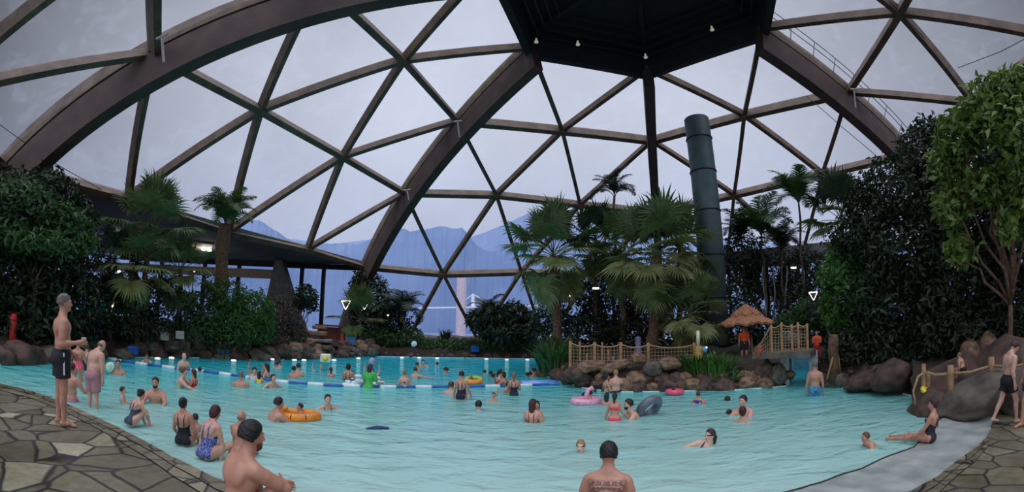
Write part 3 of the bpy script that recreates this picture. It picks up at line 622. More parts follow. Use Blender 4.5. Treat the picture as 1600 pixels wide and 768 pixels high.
def fan_leaf(L, droop, seed, nseg=30, petiole=.95, spread=2.25):
    """one palmate leaf: petiole along +x rising, then a pleated fan of pointed segments that hang at their tips"""
    r = np.random.default_rng(seed); g = MB(); e = R_(60) - droop
    P = []; p = np.zeros(3); n = 7
    for i in range(n):
        a = e - droop * .55 * i / n; P.append(p.copy()); p = p + np.array([math.cos(a), 0, math.sin(a)]) * L * petiole / (n - 1)
    g.tube(P, np.linspace(.028, .016, n), 5); hub = P[-1]; a0 = e - droop * .55
    ax = np.array([math.cos(a0), 0, math.sin(a0)]); sd = np.array([0, 1, 0]); nr = np.cross(ax, sd) * -1
    if nr[2] < 0: nr = -nr
    V = []; F = []
    for k in range(nseg):
        t = (k + .5) / nseg * 2 - 1; th = t * spread; d = ax * math.cos(th) + sd * math.sin(th); d = d + nr * .28 * (1 - abs(t)); d /= np.linalg.norm(d)
        w = np.cross(d, nr); w /= np.linalg.norm(w); Ls = .74 * L * (.62 + .38 * math.cos(th * .5)) * (1 + .1 * r.normal()); q = hub.copy(); dd = d.copy(); pts = []
        for j in range(6):
            f = j / 5; wd = .5 * 2 * spread / nseg * Ls * (.12 + .95 * f) if f < .55 else .5 * 2 * spread / nseg * Ls * .62 * max(0, 1 - (f - .55) / .45) * 1.05 + .002
            pts += [q + w * wd + nr * wd * .35, q - nr * wd * .25, q - w * wd + nr * wd * .35]
            dd = dd + np.array([0, 0, -1]) * (.05 + .42 * f * f) * (.8 + .4 * r.random()) ; dd /= np.linalg.norm(dd); q = q + dd * Ls / 5
        b = len(V); V += pts
        for j in range(5):
            for s in (0, 1): F.append((b + j * 3 + s, b + j * 3 + s + 1, b + j * 3 + s + 4, b + j * 3 + s + 3))
    g.add(V, F); return g
def feather_leaf(L, droop, seed, nl=46, ll=.34, width=.017):
    r = np.random.default_rng(seed); g = MB(); e = R_(78) - droop * .45; P = []; p = np.zeros(3); n = 14; T = []
    for i in range(n):
        a = e - (droop + 1.15) * (i / n) ** 1.25 * 1.6; P.append(p.copy()); T.append(a); p = p + np.array([math.cos(a), 0, math.sin(a)]) * L / (n - 1)
    P = np.array(P); g.tube(P, np.linspace(.025, .006, n), 5); V = []; F = []
    for k in range(nl):
        f = .14 + .86 * k / nl; i = f * (n - 1); q = P[int(i)] + (P[min(int(i) + 1, n - 1)] - P[int(i)]) * (i % 1); a = T[int(i)]; t = np.array([math.cos(a), 0, math.sin(a)])
        l = ll * L * (math.sin(math.pi * min(f * .9 + .12, 1)) ** .6 + .1) * .75
        for s in (-1, 1):
            d = t * .65 + np.array([0, s, .25]) + r.normal(size=3) * .1; d /= np.linalg.norm(d); pp = q.copy(); b = len(V); wv = t * width * L * .5
            for j in range(4):
                ww = wv * (1, 1.2, .8, .05)[j]; V += [pp + ww, pp - ww]; d = d + np.array([0, 0, -.34 * j * .6]); d /= np.linalg.norm(d); pp = pp + d * l / 3
            for j in range(3): F.append((b + 2 * j, b + 2 * j + 1, b + 2 * j + 3, b + 2 * j + 2))
    g.add(V, F); return g
_lc = {}
def leafmesh(kind, L, i, m):
    """six ages of leaf, from upright to hanging"""
    key = (kind, round(L, 2), i, m.name)
    if key not in _lc:
        dr = (-.35, .0, .35, .75, 1.2, 1.7)[i]
        g = fan_leaf(L, dr, i) if kind == 'fan' else feather_leaf(L, dr * .75, i)
        _lc[key] = g.mesh('frond', m)
    return _lc[key]
def palm(name, label, crown, base_px, d, L, nfr, kind='fan', lm=LEAF[3], trunk_r=.16, bark=M_trunk, seed=0, group=None, lo=0, hi=5, skirt=False, cat='palm tree', lm2=None, stems=None):
    """crown (px, py) and the foot are joined by the trunk; fronds are parts"""
    r = np.random.default_rng(seed); C = PD(crown[0], crown[1], d); Bp = PD(base_px[0], base_px[1], d); Bp[2] = ground_at(Bp)
    if Bp[2] > C[2] - .3: Bp[2] = C[2] - .4
    o = empty(name, Bp); tag(o, label, cat, group); g = MB(); P, R = bent_trunk(Bp * 0, C - Bp, trunk_r * 1.15, trunk_r, 9, .05, seed)
    R = R * (1 + .12 * np.sin(np.arange(9) * 2.1)); g.tube(P, R, 12)
    if kind == 'fan' and skirt:      # ragged leaf bases round the stem
        for k in range(46):
            f = r.uniform(.25, 1); q = (C - Bp) * f; a = r.uniform(0, 6.28); u = np.array([math.cos(a), math.sin(a), 0]); g.tube([q + u * trunk_r * .8, q + u * trunk_r * 1.35 + [0, 0, .12], q + u * trunk_r * 1.7 + [0, 0, .3 * r.uniform(-.6, 1)]], [.035, .03, .012], 4)
    g.build('trunk', bark, o, True)
    for k in range(nfr):
        f = (k + .5) / nfr; i = int(lo + (hi + .99 - lo) * f); ob = link('frond', leafmesh(kind, L, min(i, 5), lm if (lm2 is None or i < 3) else lm2), o, tuple(C - Bp + np.array([0, 0, .18 - .3 * f])))
        ob.rotation_euler = (r.normal() * .12, r.normal() * .1, k * 2.39996 + r.normal() * .15); s = r.uniform(.85, 1.12); ob.scale = (s, s, s)
    return o
def strap_tuft(name, label, px, py, d, h, n, lm, seed, group=None, cat='plant', wid=.05, spread=.7):
    r = np.random.default_rng(seed); B = PZ(px, py, 0); B = PD(px, py, d); g = MB(); V = []; F = []
    for k in range(n):
        a = r.uniform(0, 6.28); rr = spread * math.sqrt(r.random()); q = np.array([math.cos(a) * rr, math.sin(a) * rr, -.05]); u = np.array([math.cos(a + r.normal() * .5), math.sin(a + r.normal() * .5), 0])
        l = h * r.uniform(.65, 1.15); dd = u * r.uniform(.1, .55) + [0, 0, 1]; b = len(V); sd = np.array([-u[1], u[0], 0])
        for j in range(7):
            f = j / 6; w = wid * (math.sin(math.pi * min(f * .93 + .07, 1)) ** .7); V += [q + sd * w, q - sd * w]; dd = dd / np.linalg.norm(dd); q = q + dd * l / 6; dd = dd + (u * .25 - np.array([0, 0, .52])) * f * 1.1
        for j in range(6): F.append((b + 2 * j, b + 2 * j + 1, b + 2 * j + 3, b + 2 * j + 2))
    o = link(name, mesh(name, V, F, lm), None, B); tag(o, label, cat, group); return o

# --- left bank ---
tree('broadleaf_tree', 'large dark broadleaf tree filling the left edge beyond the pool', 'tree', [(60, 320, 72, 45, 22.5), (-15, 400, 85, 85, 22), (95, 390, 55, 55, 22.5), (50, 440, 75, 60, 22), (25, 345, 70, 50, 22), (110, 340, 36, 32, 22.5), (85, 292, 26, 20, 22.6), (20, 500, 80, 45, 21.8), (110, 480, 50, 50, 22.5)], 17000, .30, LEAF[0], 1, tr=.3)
tree('broadleaf_tree', 'mid-green leafy boughs in front of the dark left tree, above the standing man', 'tree', [(40, 315, 50, 26, 20.6), (100, 345, 36, 24, 20.6), (60, 378, 60, 18, 20.4), (120, 375, 30, 18, 20.8), (20, 365, 40, 26, 20.2)], 2600, .30, LEAF[1], 2, tr=.1)
tree('shrub', 'dark undergrowth below the left fan palms', 'shrub', [(170, 480, 55, 40, 25.5), (150, 440, 40, 45, 25.5), (200, 500, 60, 30, 25.5), (255, 480, 50, 40, 26.5)], 5200, .26, LEAF[0], 3, tr=.06)
palm('fan_palm', 'tall fan palm with broad dark crown beside the dark left tree', (232, 362), (225, 540), 25.6, 1.8, 24, lm=LEAF[3], seed=1, lm2=LEAF[3], trunk_r=.15, skirt=True, hi=4)
palm('fan_palm', 'fan palm of hanging pale fronds above the left rock bank', (212, 420), (215, 540), 25.0, 1.55, 24, lm=LEAF[3], lm2=LEAF[4], seed=2, trunk_r=.14, lo=1)
palm('fan_palm', 'fan palm with drooping fronds left of the shaggy feather palm', (282, 425), (278, 545), 27.0, 1.5, 24, lm=LEAF[3], lm2=LEAF[4], seed=3, trunk_r=.14, lo=1)
palm('fan_palm', 'small fan palm against the dark left tree', (172, 405), (172, 540), 24.6, 1.15, 16, lm=LEAF[0], seed=4, trunk_r=.1, lo=1)
palm('feather_palm', 'shaggy-trunked feather palm with curling fronds against the wing ceiling', (352, 350), (343, 520), 28.6, 2.8, 24, 'feather', lm=LEAF[3], seed=5, trunk_r=.40, skirt=True, hi=3)
tree('shrub', 'vivid green feathery bush at the left end of the rock bank', 'shrub', [(392, 487, 34, 32, 27.6), (375, 505, 34, 30, 27.3), (405, 510, 22, 24, 27.6)], 3600, .34, LEAF[5], 6, wide=.16, tr=.06)
tree('shrub', 'dark green bush under the shaggy feather palm', 'shrub', [(330, 490, 40, 38, 27.4), (350, 458, 32, 24, 27.6), (310, 515, 36, 26, 26.9), (352, 525, 34, 26, 27.3), (345, 495, 36, 30, 27.4)], 4200, .28, LEAF[1], 7, tr=.06, wide=.25)
tree('shrub', 'brown-green thicket below the slanting concrete buttress', 'shrub', [(437, 500, 26, 34, 30), (460, 520, 20, 22, 30.5), (425, 530, 26, 18, 29)], 2200, .25, leafmat('leaf_brown', (52, 50, 34), (74, 62, 44)), 8, tr=.05)
tree('small_tree', 'small round-headed dark tree in front of the window posts', 'tree', [(478, 462, 17, 18, 33), (470, 472, 12, 14, 33), (488, 474, 9, 12, 33)], 1300, .26, LEAF[0], 9, tr=.06)
palm('fan_palm', 'young fan palm behind the lamp posts near the wooden hut', (562, 497), (562, 530), 38, 1.7, 18, lm=LEAF[3], seed=6, trunk_r=.1, lo=0, hi=4)
tree('shrub', 'dark thicket at the foot of the second great arch', 'shrub', [(560, 462, 16, 40, 40), (590, 470, 22, 40, 41), (585, 510, 28, 26, 40), (610, 500, 30, 30, 40), (555, 520, 14, 20, 40)], 5200, .34, LEAF[0], 10, tr=.06)
palm('feather_palm', 'feather palm leaning over the hedge with arching leaflets', (628, 492), (640, 535), 38.6, 3.2, 15, 'feather', lm=LEAF[0], seed=7, trunk_r=.14, lo=1, hi=4)
tree('shrub', 'green shrub below the leaning feather palm', 'shrub', [(598, 528, 28, 16, 38.4), (640, 528, 22, 18, 38.4), (570, 535, 16, 12, 38.2)], 2600, .26, LEAF[1], 11, tr=.04)
strap_tuft('spiky_plant', 'spiky rosette plant on the hedge by the pale column', 696, 530, 38.8, 1.1, 60, LEAF[0], 12, spread=.3)
# --- the long clipped hedge ---
hb = [(x, 541 + 2 * math.sin(x), 24, 13, 38.3) for x in range(660, 860, 22)]
B = [pxblob(*b) for b in hb]; base = B[len(B) // 2][0] * [1, 1, 0] + [0, 0, .9]
V, F = leaf_cloud([(c, (r[0], 1.0, r[2])) for c, r in B], 9000, .22, 13, shell=.5)
o = empty('hedge', base); tag(o, 'long low green hedge behind the far pool edge', 'hedge'); link('foliage', np_mesh('foliage', V - base, F, LEAF[1]), o)
for c, r in B: g = MB(); g.tube([[c[0] - base[0], c[1] - base[1], 0], c - base], [.05, .03], 5); g.build('stem', M_bark, o)
tree('large_leaved_shrub', 'dark large-leaved shrub beyond the hedge, left of the centre palm', 'shrub', [(770, 498, 26, 20, 37.5), (800, 492, 26, 20, 37.5), (826, 508, 20, 20, 37.5), (748, 500, 18, 16, 37.5), (790, 520, 40, 12, 37.5)], 4200, .5, LEAF[0], 14, tr=.07, wide=.35)
palm('feather_palm', 'bushy feather palm beside the large-leaved shrub', (762, 490), (765, 530), 37.9, 2.2, 14, 'feather', lm=LEAF[0], seed=8, trunk_r=.09, lo=1, hi=4)
# --- centre palms on the island ---
palm('fan_palm', 'big pale fan palm standing left on the central island', (864, 400), (872, 530), 26.5, 2.05, 34, lm=LEAF[3], lm2=LEAF[4], seed=9, trunk_r=.26, skirt=True)
palm('fan_palm', 'big pale fan palm in front of the flue tower, thick brown trunk', (1024, 405), (1019, 545), 23.5, 2.05, 38, lm=LEAF[3], lm2=LEAF[4], seed=10, trunk_r=.27, skirt=True)
palm('fan_palm', 'fan palm crown just behind the thick-trunked centre palm', (975, 400), (972, 540), 27, 1.9, 22, lm=LEAF[3], lm2=LEAF[3], seed=11, trunk_r=.16)
palm('fan_palm', 'fan palm with dark crown between the two big centre palms', (930, 378), (930, 540), 28.5, 1.6, 22, lm=LEAF[0], lm2=LEAF[3], seed=12, trunk_r=.14)
palm('fan_palm', 'fan palm reaching in front of the flue tower shaft', (1062, 385), (1058, 540), 25.5, 1.6, 20, lm=LEAF[3], lm2=LEAF[4], seed=13, trunk_r=.15)
palm('feather_palm', 'thin tall feather palm poking above the centre palms', (960, 306), (962, 540), 30, 2.3, 11, 'feather', lm=LEAF[0], seed=14, trunk_r=.09, hi=3)
palm('fan_palm', 'young fan palm at the foot of the flue tower', (1078, 492), (1080, 545), 22.5, 1.35, 20, lm=LEAF[3], lm2=LEAF[4], seed=15, trunk_r=.1, lo=1)
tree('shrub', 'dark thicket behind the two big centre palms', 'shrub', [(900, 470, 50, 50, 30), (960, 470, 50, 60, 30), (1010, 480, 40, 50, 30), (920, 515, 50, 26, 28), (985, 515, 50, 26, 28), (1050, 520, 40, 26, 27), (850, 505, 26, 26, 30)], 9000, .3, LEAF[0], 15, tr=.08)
tree('shrub', 'dark leafy shrub rising beside the flue tower', 'shrub', [(1085, 440, 30, 50, 29), (1060, 350, 26, 16, 29.5), (1090, 500, 30, 30, 28)], 2600, .26, LEAF[0], 16, tr=.06)
strap_tuft('strap_leaf_plant', 'big strap-leaved clump at the left tip of the island', 866, 583, 21.8, 1.75, 230, LEAF[1], 20, 'strap-leaved plants', spread=.75, wid=.045)
strap_tuft('strap_leaf_plant', 'upper strap-leaved clump behind the left tip of the island', 872, 560, 23.5, 1.5, 140, LEAF[3], 21, 'strap-leaved plants', spread=.6, wid=.045)
strap_tuft('strap_leaf_plant', 'strap-leaved clump right of the rope fence, left part of the row', 1085, 588, 18.2, 1.15, 200, LEAF[1], 22, 'strap-leaved plants', spread=.8, wid=.035)
strap_tuft('strap_leaf_plant', 'brightest strap-leaved clump at the middle of the island shore', 1112, 592, 17.8, 1.2, 220, LEAF[5], 23, 'strap-leaved plants', spread=.8, wid=.035)
tree('shrub', 'round-leaved green bush hanging over the water left of the tunnel', 'shrub', [(1145, 588, 22, 14, 17.4), (1120, 596, 22, 9, 17.2), (1160, 596, 12, 9, 17.2)], 2400, .13, LEAF[1], 17, tr=.03)
# --- right of the flue tower ---
palm('feather_palm', 'slim feather palm nearest the flue tower on its right', (1190, 368), (1200, 545), 31, 3.1, 17, 'feather', lm=LEAF[1], seed=16, trunk_r=.07, bark=M_bark, hi=3)
palm('feather_palm', 'tallest slim feather palm right of the flue tower', (1248, 318), (1255, 545), 31, 3.1, 17, 'feather', lm=LEAF[1], seed=17, trunk_r=.07, bark=M_bark, hi=3)
palm('feather_palm', 'slim feather palm between the taller two, behind the thatched parasol', (1222, 392), (1216, 545), 30, 2.6, 14, 'feather', lm=LEAF[0], seed=18, trunk_r=.06, bark=M_bark, hi=3)
palm('feather_palm', 'low feather palm to the left of the slim trio', (1158, 372), (1165, 545), 32, 2.6, 14, 'feather', lm=LEAF[0], seed=19, trunk_r=.06, bark=M_bark, hi=3)
palm('fan_palm', 'fan palm against the big right tree', (1315, 345), (1315, 545), 26, 1.8, 22, lm=LEAF[0], lm2=LEAF[3], seed=20, trunk_r=.12)
for i, (px, py, tx, lb) in enumerate([(1197, 485, 1192, 'left'), (1212, 480, 1208, 'middle'), (1223, 492, 1230, 'right')]):
    b = PD(px, 500, 29); t = PD(tx, 415, 29); b[2] = 1.2; P, R = bent_trunk(b * 0, t - b, .06, .045, 7, .06, i); g = MB(); g.tube(P, R, 8); g.build('palm_stem', M_conc, loc=b); tag(COL.objects[-1], 'thin bare pale stem behind the thatched parasol, %s one of three' % lb, 'palm stem', 'bare stems behind the parasol')
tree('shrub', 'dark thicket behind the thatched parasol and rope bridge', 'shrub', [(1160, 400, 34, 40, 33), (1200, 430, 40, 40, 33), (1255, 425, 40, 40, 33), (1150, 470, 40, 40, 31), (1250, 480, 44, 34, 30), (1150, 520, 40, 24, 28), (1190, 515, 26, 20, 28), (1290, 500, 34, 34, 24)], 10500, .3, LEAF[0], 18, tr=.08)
tree('shrub', 'rounded mid-green bush above the rope bridge', 'shrub', [(1258, 488, 26, 20, 25), (1230, 503, 26, 12, 25), (1285, 505, 20, 14, 24)], 3200, .18, LEAF[1], 19, tr=.05)
tree('broadleaf_tree', 'bright large-leaved shrub left of the big right tree', 'tree', [(1315, 430, 34, 34, 19.5), (1345, 470, 40, 40, 19), (1310, 480, 26, 30, 19.5), (1380, 440, 30, 30, 19), (1340, 405, 26, 24, 19.5)], 5200, .25, leafmat('leaf_bright2', (58, 98, 38), (92, 136, 56)), 20, tr=.1, wide=.6)
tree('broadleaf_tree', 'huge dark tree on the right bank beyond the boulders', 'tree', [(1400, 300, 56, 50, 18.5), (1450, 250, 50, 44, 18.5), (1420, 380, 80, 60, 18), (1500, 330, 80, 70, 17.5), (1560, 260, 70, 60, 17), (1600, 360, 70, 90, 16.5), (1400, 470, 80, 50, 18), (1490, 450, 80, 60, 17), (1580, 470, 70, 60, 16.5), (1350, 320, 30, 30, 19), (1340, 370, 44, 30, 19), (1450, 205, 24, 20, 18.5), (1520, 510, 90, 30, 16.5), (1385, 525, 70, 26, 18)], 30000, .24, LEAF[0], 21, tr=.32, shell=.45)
tree('broadleaf_tree', 'bright large-leaved tree crown at the upper right', 'tree', [(1560, 160, 44, 36, 13.5), (1600, 210, 50, 50, 13.2), (1500, 215, 32, 34, 13.8), (1530, 190, 40, 30, 13.6), (1480, 255, 26, 26, 14), (1490, 320, 30, 26, 14), (1580, 140, 34, 26, 13.4), (1610, 300, 30, 40, 13), (1540, 290, 30, 26, 13.6), (1500, 390, 24, 20, 14), (1580, 350, 20, 20, 13)], 6800, .235, leafmat('leaf_bright3', (54, 78, 26), (134, 156, 66)), 22, tr=.075, wide=.5, bark=M_trunk, shell=.35)
tree('shrub', 'dark undergrowth along the right bank above the boulders', 'shrub', [(1330, 545, 40, 26, 17.5), (1400, 552, 40, 22, 16.8), (1460, 545, 40, 24, 16.2), (1530, 540, 40, 22, 15.5), (1590, 520, 40, 30, 15)], 6000, .2, LEAF[0], 24, tr=.05)

# ================= ROCKS =================
def rock_mesh(seed, sub=3):
    bm = bmesh.new(); bmesh.ops.create_icosphere(bm, subdivisions=sub, radius=1); r = np.random.default_rng(seed); ph = r.uniform(0, 6, (6, 3)); k = r.normal(size=(6, 3)) * 1.6
    pl = r.normal(size=(9, 3)); pl /= np.linalg.norm(pl, axis=1)[:, None]; pd = r.uniform(.62, .9, 9)
    for v in bm.verts:
        p = np.array(v.co)
        for n_, d_ in zip(pl, pd):
            e = p @ n_ - d_
            if e > 0: p = p - n_ * e * .9
        p = p * (1 + .05 * sum(math.sin(p @ k[j] * 2.2 + ph[j, 0]) for j in range(6)) / 2 + .028 * sum(abs(math.sin(p @ k[j] * 4.6 + ph[j, 1])) - .6 for j in range(6))); v.co = p
    me = bpy.data.meshes.new('boulder'); bm.to_mesh(me); bm.free(); me.polygons.foreach_set('use_smooth', [True] * len(me.polygons)); return me
ROCKS = []
for i in range(12):
    me = rock_mesh(i, 4); me.materials.append((M_rockA, M_rockB, M_rockC)[i % 3]); ROCKS.append(me)
def rock(P, s, i, label, group, rz=None, name='boulder'):
    o = link(name, ROCKS[i % 12], None, P); o.scale = s; r = np.random.default_rng(int(abs(P[0] * 977 + P[1] * 131 + P[2] * 17)) + i); o.rotation_euler = (r.uniform(-.3, .3), r.uniform(-.3, .3), r.uniform(0, 6.28) if rz is None else rz)
    return tag(o, label, 'boulder', group)
rr = np.random.default_rng(11)
def bank(a0, a1, step, rows, size, label, group, mats=(0, 1, 2), r_off=.25):
    a = a0
    while a < a1:
        for q in range(rows):
            s = size * rr.uniform(.7, 1.25) * (1 - .12 * q); R = rfar(a) if a < 57 else 11.7
            P = pol(a + rr.uniform(-.3, .3) * step + (q % 2) * step * .5, R + r_off + q * .38 * size / .5, 0); P[2] = .12 + q * size * .62 + rr.uniform(-.05, .05)
            rock(P, (s * rr.uniform(.9, 1.3), s * rr.uniform(.8, 1.1), s * rr.uniform(.6, .85)), int(rr.integers(4)) * 3 + mats[int(rr.integers(len(mats)))], label, group)
        a += step * rr.uniform(.85, 1.15)
bank(-63, -49, 2.2, 1, .75, 'dark boulder in the shaded bank at the far left water edge', 'boulders of the far left bank', (0, 2))
bank(-49, -33, 1.9, 2, .62, 'boulder in the bank below the left palms', 'boulders below the left palms', (0, 2, 0))
bank(-33, -19.5, 1.35, 3, .62, 'brown boulder in the stacked rock bank by the wooden hut', 'boulders of the rock bank by the hut', (0, 1, 0, 2))
bank(-19.5, 1.3, 1.4, 1, .3, 'low brown edging stone along the far pool edge below the hedge', 'edging stones below the hedge', (0,))
bank(2.6, 31.6, 1.75, 2, .44, 'reddish brown boulder in the island wall above the water', 'boulders of the island wall', (0, 1, 0))
bank(36.6, 47.4, 2.2, 2, .5, 'dark brown rock along the right shore beyond the tunnel', 'rocks of the right shore', (0, 0, 2))
bank(58, 80, 4.5, 2, .8, 'dark rock of the bank right of the tiled deck', 'rocks right of the deck', (0, 2))
for (px, py, d, sx, sz, i, lb) in [(1020, 575, 16.9, .42, .33, 2, 'round grey boulder resting on top of the island wall'), (998, 560, 17.4, .34, .22, 1, 'pale boulder behind the round grey one on the island wall'),
    (1046, 568, 17.2, .5, .26, 1, 'long tan boulder right of the round grey one on the island wall'), (1195, 578, 17.6, .55, .42, 0, 'big dark boulder left of the tunnel mouth'), (1216, 585, 17.3, .38, .45, 2, 'upright dark boulder against the white tunnel frame'),
    (925, 572, 17.9, .65, .22, 1, 'long mossy tan slab on the island wall under the rope fence'), (962, 572, 17.3, .6, .22, 1, 'orange-brown slab on the island wall'), (905, 585, 18, .7, .42, 0, 'broad dark boulder at the left of the island wall'),
    (1395, 588, 14.8, .85, .52, 0, 'large rounded dark boulder on the right shore'), (1350, 596, 15.6, .8, .35, 0, 'flat dark boulder left of the large rounded one'),
    (1455, 632, 11.9, .68, .42, 0, 'dark boulder at the water edge below the yellow armband'), (1530, 618, 11.75, 1.35, .55, 2, 'broad grey boulder wall behind the beach shelf'), (1600, 612, 11.9, 1.1, .7, 2, 'grey boulder behind the walking boy'),
    (1500, 590, 13.4, 1.5, .6, 0, 'long dark boulder behind the log railing'), (1570, 575, 13.2, 1.3, .75, 0, 'reddish brown boulder right of the railing'), (1520, 560, 14.2, .45, .5, 1, 'tan mottled boulder beside the seated bather'), (1545, 545, 14.6, .5, .45, 1, 'pale upper boulder behind the log railing'),
    (312, 553, 27.3, .95, .4, 2, 'large pale grey boulder at the left shore under the bush'), (455, 545, 29.5, .8, .45, 1, 'tan boulder high in the rock bank'), (420, 552, 28.6, .8, .4, 2, 'wide grey boulder in the rock bank right of the blue box'),
    (30, 548, 21.6, 1.0, .6, 2, 'grey boulder below the red rescue post'), (75, 546, 21.8, .9, .55, 2, 'pale grey boulder behind the standing man'), (140, 552, 22.6, .9, .5, 0, 'dark boulder behind the man in pink shorts')]:
    P = PD(px, py, d); rock(P, (sx, sx * .8, sz), i, lb, None, rz=.3 * i)
# tiered stone cascade
o = empty('stone_cascade', PD(495, 545, 31.5)); tag(o, 'stepped pale stone cascade between rock bank and wooden hut', 'stone cascade')
for k, (px, py, w, hh) in enumerate([(493, 541, 2.2, .25), (490, 531, 2.6, .22), (492, 520, 1.7, .3), (500, 511, 1.0, .25)]):
    P = PD(px, py, 31.5 + k * .5) - np.array(o.location); g = MB(); g.box(P, (w, 1.3, hh), rz=.35); ob = g.build('ledge', M_rockB if k != 1 else M_conc, o); bv = ob.modifiers.new('bevel', 'BEVEL'); bv.width = .07; bv.segments = 2

# ================= PEOPLE =================
# each body is one continuous surface grown from a posed skeleton (smooth union of tapered limbs), then meshed
EDGES = [((0, 0, 0), (1, 0, 0)), ((0, 0, 0), (0, 1, 0)), ((0, 0, 0), (0, 0, 1))]
def surface_nets(F, org, h):
    """closed quad surface where F crosses zero"""
    S = F < 0; nx, ny, nz = F.shape
    acc = np.zeros((nx - 1, ny - 1, nz - 1, 3), np.float32); cnt = np.zeros((nx - 1, ny - 1, nz - 1), np.float32)
    for ax in range(3):
        o1, o2 = [a for a in range(3) if a != ax]
        A = [slice(None)] * 3; B = [slice(None)] * 3; A[ax] = slice(0, -1); B[ax] = slice(1, None)
        fa, fb = F[tuple(A)], F[tuple(B)]; cr = (fa < 0) != (fb < 0); idx = np.argwhere(cr); f0 = fa[cr]; f1 = fb[cr]; t = f0 / (f0 - f1)
        pos = idx.astype(np.float32); pos[:, ax] += t
        for d1 in (0, -1):
            for d2 in (0, -1):
                c = idx.copy(); c[:, o1] += d1; c[:, o2] += d2
                ok = (c[:, o1] >= 0) & (c[:, o2] >= 0) & (c[:, 0] < nx - 1) & (c[:, 1] < ny - 1) & (c[:, 2] < nz - 1)
                np.add.at(acc, tuple(c[ok].T), pos[ok]); np.add.at(cnt, tuple(c[ok].T), 1)
    m = cnt > 0; ids = -np.ones(cnt.shape, np.int64); ids[m] = np.arange(m.sum()); V = acc[m] / cnt[m][:, None]
    Q = []
    for ax in range(3):
        o1, o2 = [(1, 2), (2, 0), (0, 1)][ax]
        A = [slice(None)] * 3; B = [slice(None)] * 3; A[ax] = slice(0, -1); B[ax] = slice(1, None)
        sa, sb = S[tuple(A)], S[tuple(B)]
        for flip, cr in ((False, sa & ~sb), (True, ~sa & sb)):
            idx = np.argwhere(cr); idx = idx[(idx[:, o1] > 0) & (idx[:, o2] > 0) & (idx[:, o1] < F.shape[o1] - 1) & (idx[:, o2] < F.shape[o2] - 1)]
            if not len(idx): continue
            def cid(d1, d2): c = idx.copy(); c[:, o1] -= d1; c[:, o2] -= d2; return ids[tuple(c.T)]
            q = np.stack([cid(1, 1), cid(0, 1), cid(0, 0), cid(1, 0)], 1)
            Q.append(q[:, ::-1] if flip else q)
    Q = np.concatenate(Q) if Q else np.zeros((0, 4), int)
    return V * h + org, Q
class Field:
    def __init__(s, lo, hi, h):
        s.h = h; s.o = np.array(lo, float); s.n = np.ceil((np.array(hi) - s.o) / h).astype(int) + 1; s.F = np.full(s.n, .5, np.float32)
        s.ax = [s.o[i] + h * np.arange(s.n[i]) for i in range(3)]
    def win(s, lo, hi, m):
        sl = []; 
        for i in range(3):
            a = int(max(0, math.floor((lo[i] - m - s.o[i]) / s.h))); b = int(min(s.n[i], math.ceil((hi[i] + m - s.o[i]) / s.h) + 1))
            if b <= a: return None, None
            sl.append(slice(a, b))
        G = np.stack(np.meshgrid(*[s.ax[i][sl[i]] for i in range(3)], indexing='ij'), -1); return tuple(sl), G
    def smin(s, sl, d, k):
        a = s.F[sl]; hh = np.clip(.5 + .5 * (a - d) / k, 0, 1); s.F[sl] = a * (1 - hh) + d * hh - k * hh * (1 - hh)
def prim_eval(p, G):
    if p[0] == 'c':
        _, a, b, r1, r2, k = p; ba = b - a; L = ba @ ba + 1e-9; pa = G - a; h = np.clip((pa @ ba) / L, 0, 1); return np.linalg.norm(pa - h[..., None] * ba, axis=-1) - (r1 + (r2 - r1) * h)
    _, c, R, r, k = p; q = (G - c) @ R; k0 = np.linalg.norm(q / r, axis=-1); k1 = np.linalg.norm(q / (r * r), axis=-1) + 1e-9
    return k0 * (k0 - 1) / k1
def prim_box(p):
    if p[0] == 'c': r = max(p[3], p[4]); return np.minimum(p[1], p[2]) - r, np.maximum(p[1], p[2]) + r
    r = max(p[3]); return p[1] - r, p[1] + r
def make_surface(prims, h, infl=0, clip=None, pad=.05, rough=0):
    los, his = zip(*[prim_box(p) for p in prims]); lo = np.min(los, 0) - pad - infl; hi = np.max(his, 0) + pad + infl
    f = Field(lo, hi, h)
    for p in prims:
        l, u = prim_box(p); sl, G = f.win(l, u, .06 + infl)
        if sl is None: continue
        f.smin(sl, prim_eval(p, G) - infl, p[-1])
    if rough:
        sl, G = f.win(lo, hi, 0); f.F[sl] += rough * (np.sin(G[..., 0] * 260 + 3 * np.sin(G[..., 1] * 90)) * np.sin(G[..., 1] * 210 + 2 * np.sin(G[..., 2] * 110)) + .6 * np.sin(G[..., 2] * 150 + G[..., 0] * 120))
    if clip:
        sl, G = f.win(lo, hi, 0)
        for c in clip: f.F[sl] = np.maximum(f.F[sl], c(G))
    return surface_nets(f.F, f.o, h)
def U(v): v = np.array(v, float); return v / (np.linalg.norm(v) + 1e-12)
def frame(fwd, up):
    y = U(fwd); z = np.array(up, float); z = U(z - y * (z @ y)); x = np.cross(y, z); return np.stack([x, y, z], 1)   # columns right, forward, up
SKINS = {}
def skin(rgb):
    if rgb not in SKINS: SKINS[rgb] = mat('skin_%d' % len(SKINS), rgb, .5, tuple(int(c * f) for c, f in zip(rgb, (.93, .86, .84))), scale=7, detail=5, lo=.3, hi=.75)
    return SKINS[rgb]
HAIRM = {}
def hairm(rgb):
    if rgb not in HAIRM: HAIRM[rgb] = mat('hair_%d' % len(HAIRM), rgb, .6, tuple(int(c * .6) for c in rgb), scale=60, detail=4, bump=.5, bscale=90)
    return HAIRM[rgb]
def clothm(rgb, rgb2=None, scale=40, key=None):
    n = 'fabric_%s_%s' % (rgb, key or rgb2); return mat(n, rgb, .75, rgb2 or tuple(int(c * .9) for c in rgb), scale=scale, detail=3 if rgb2 else 2, lo=.46 if rgb2 else .35, hi=.54 if rgb2 else .65)
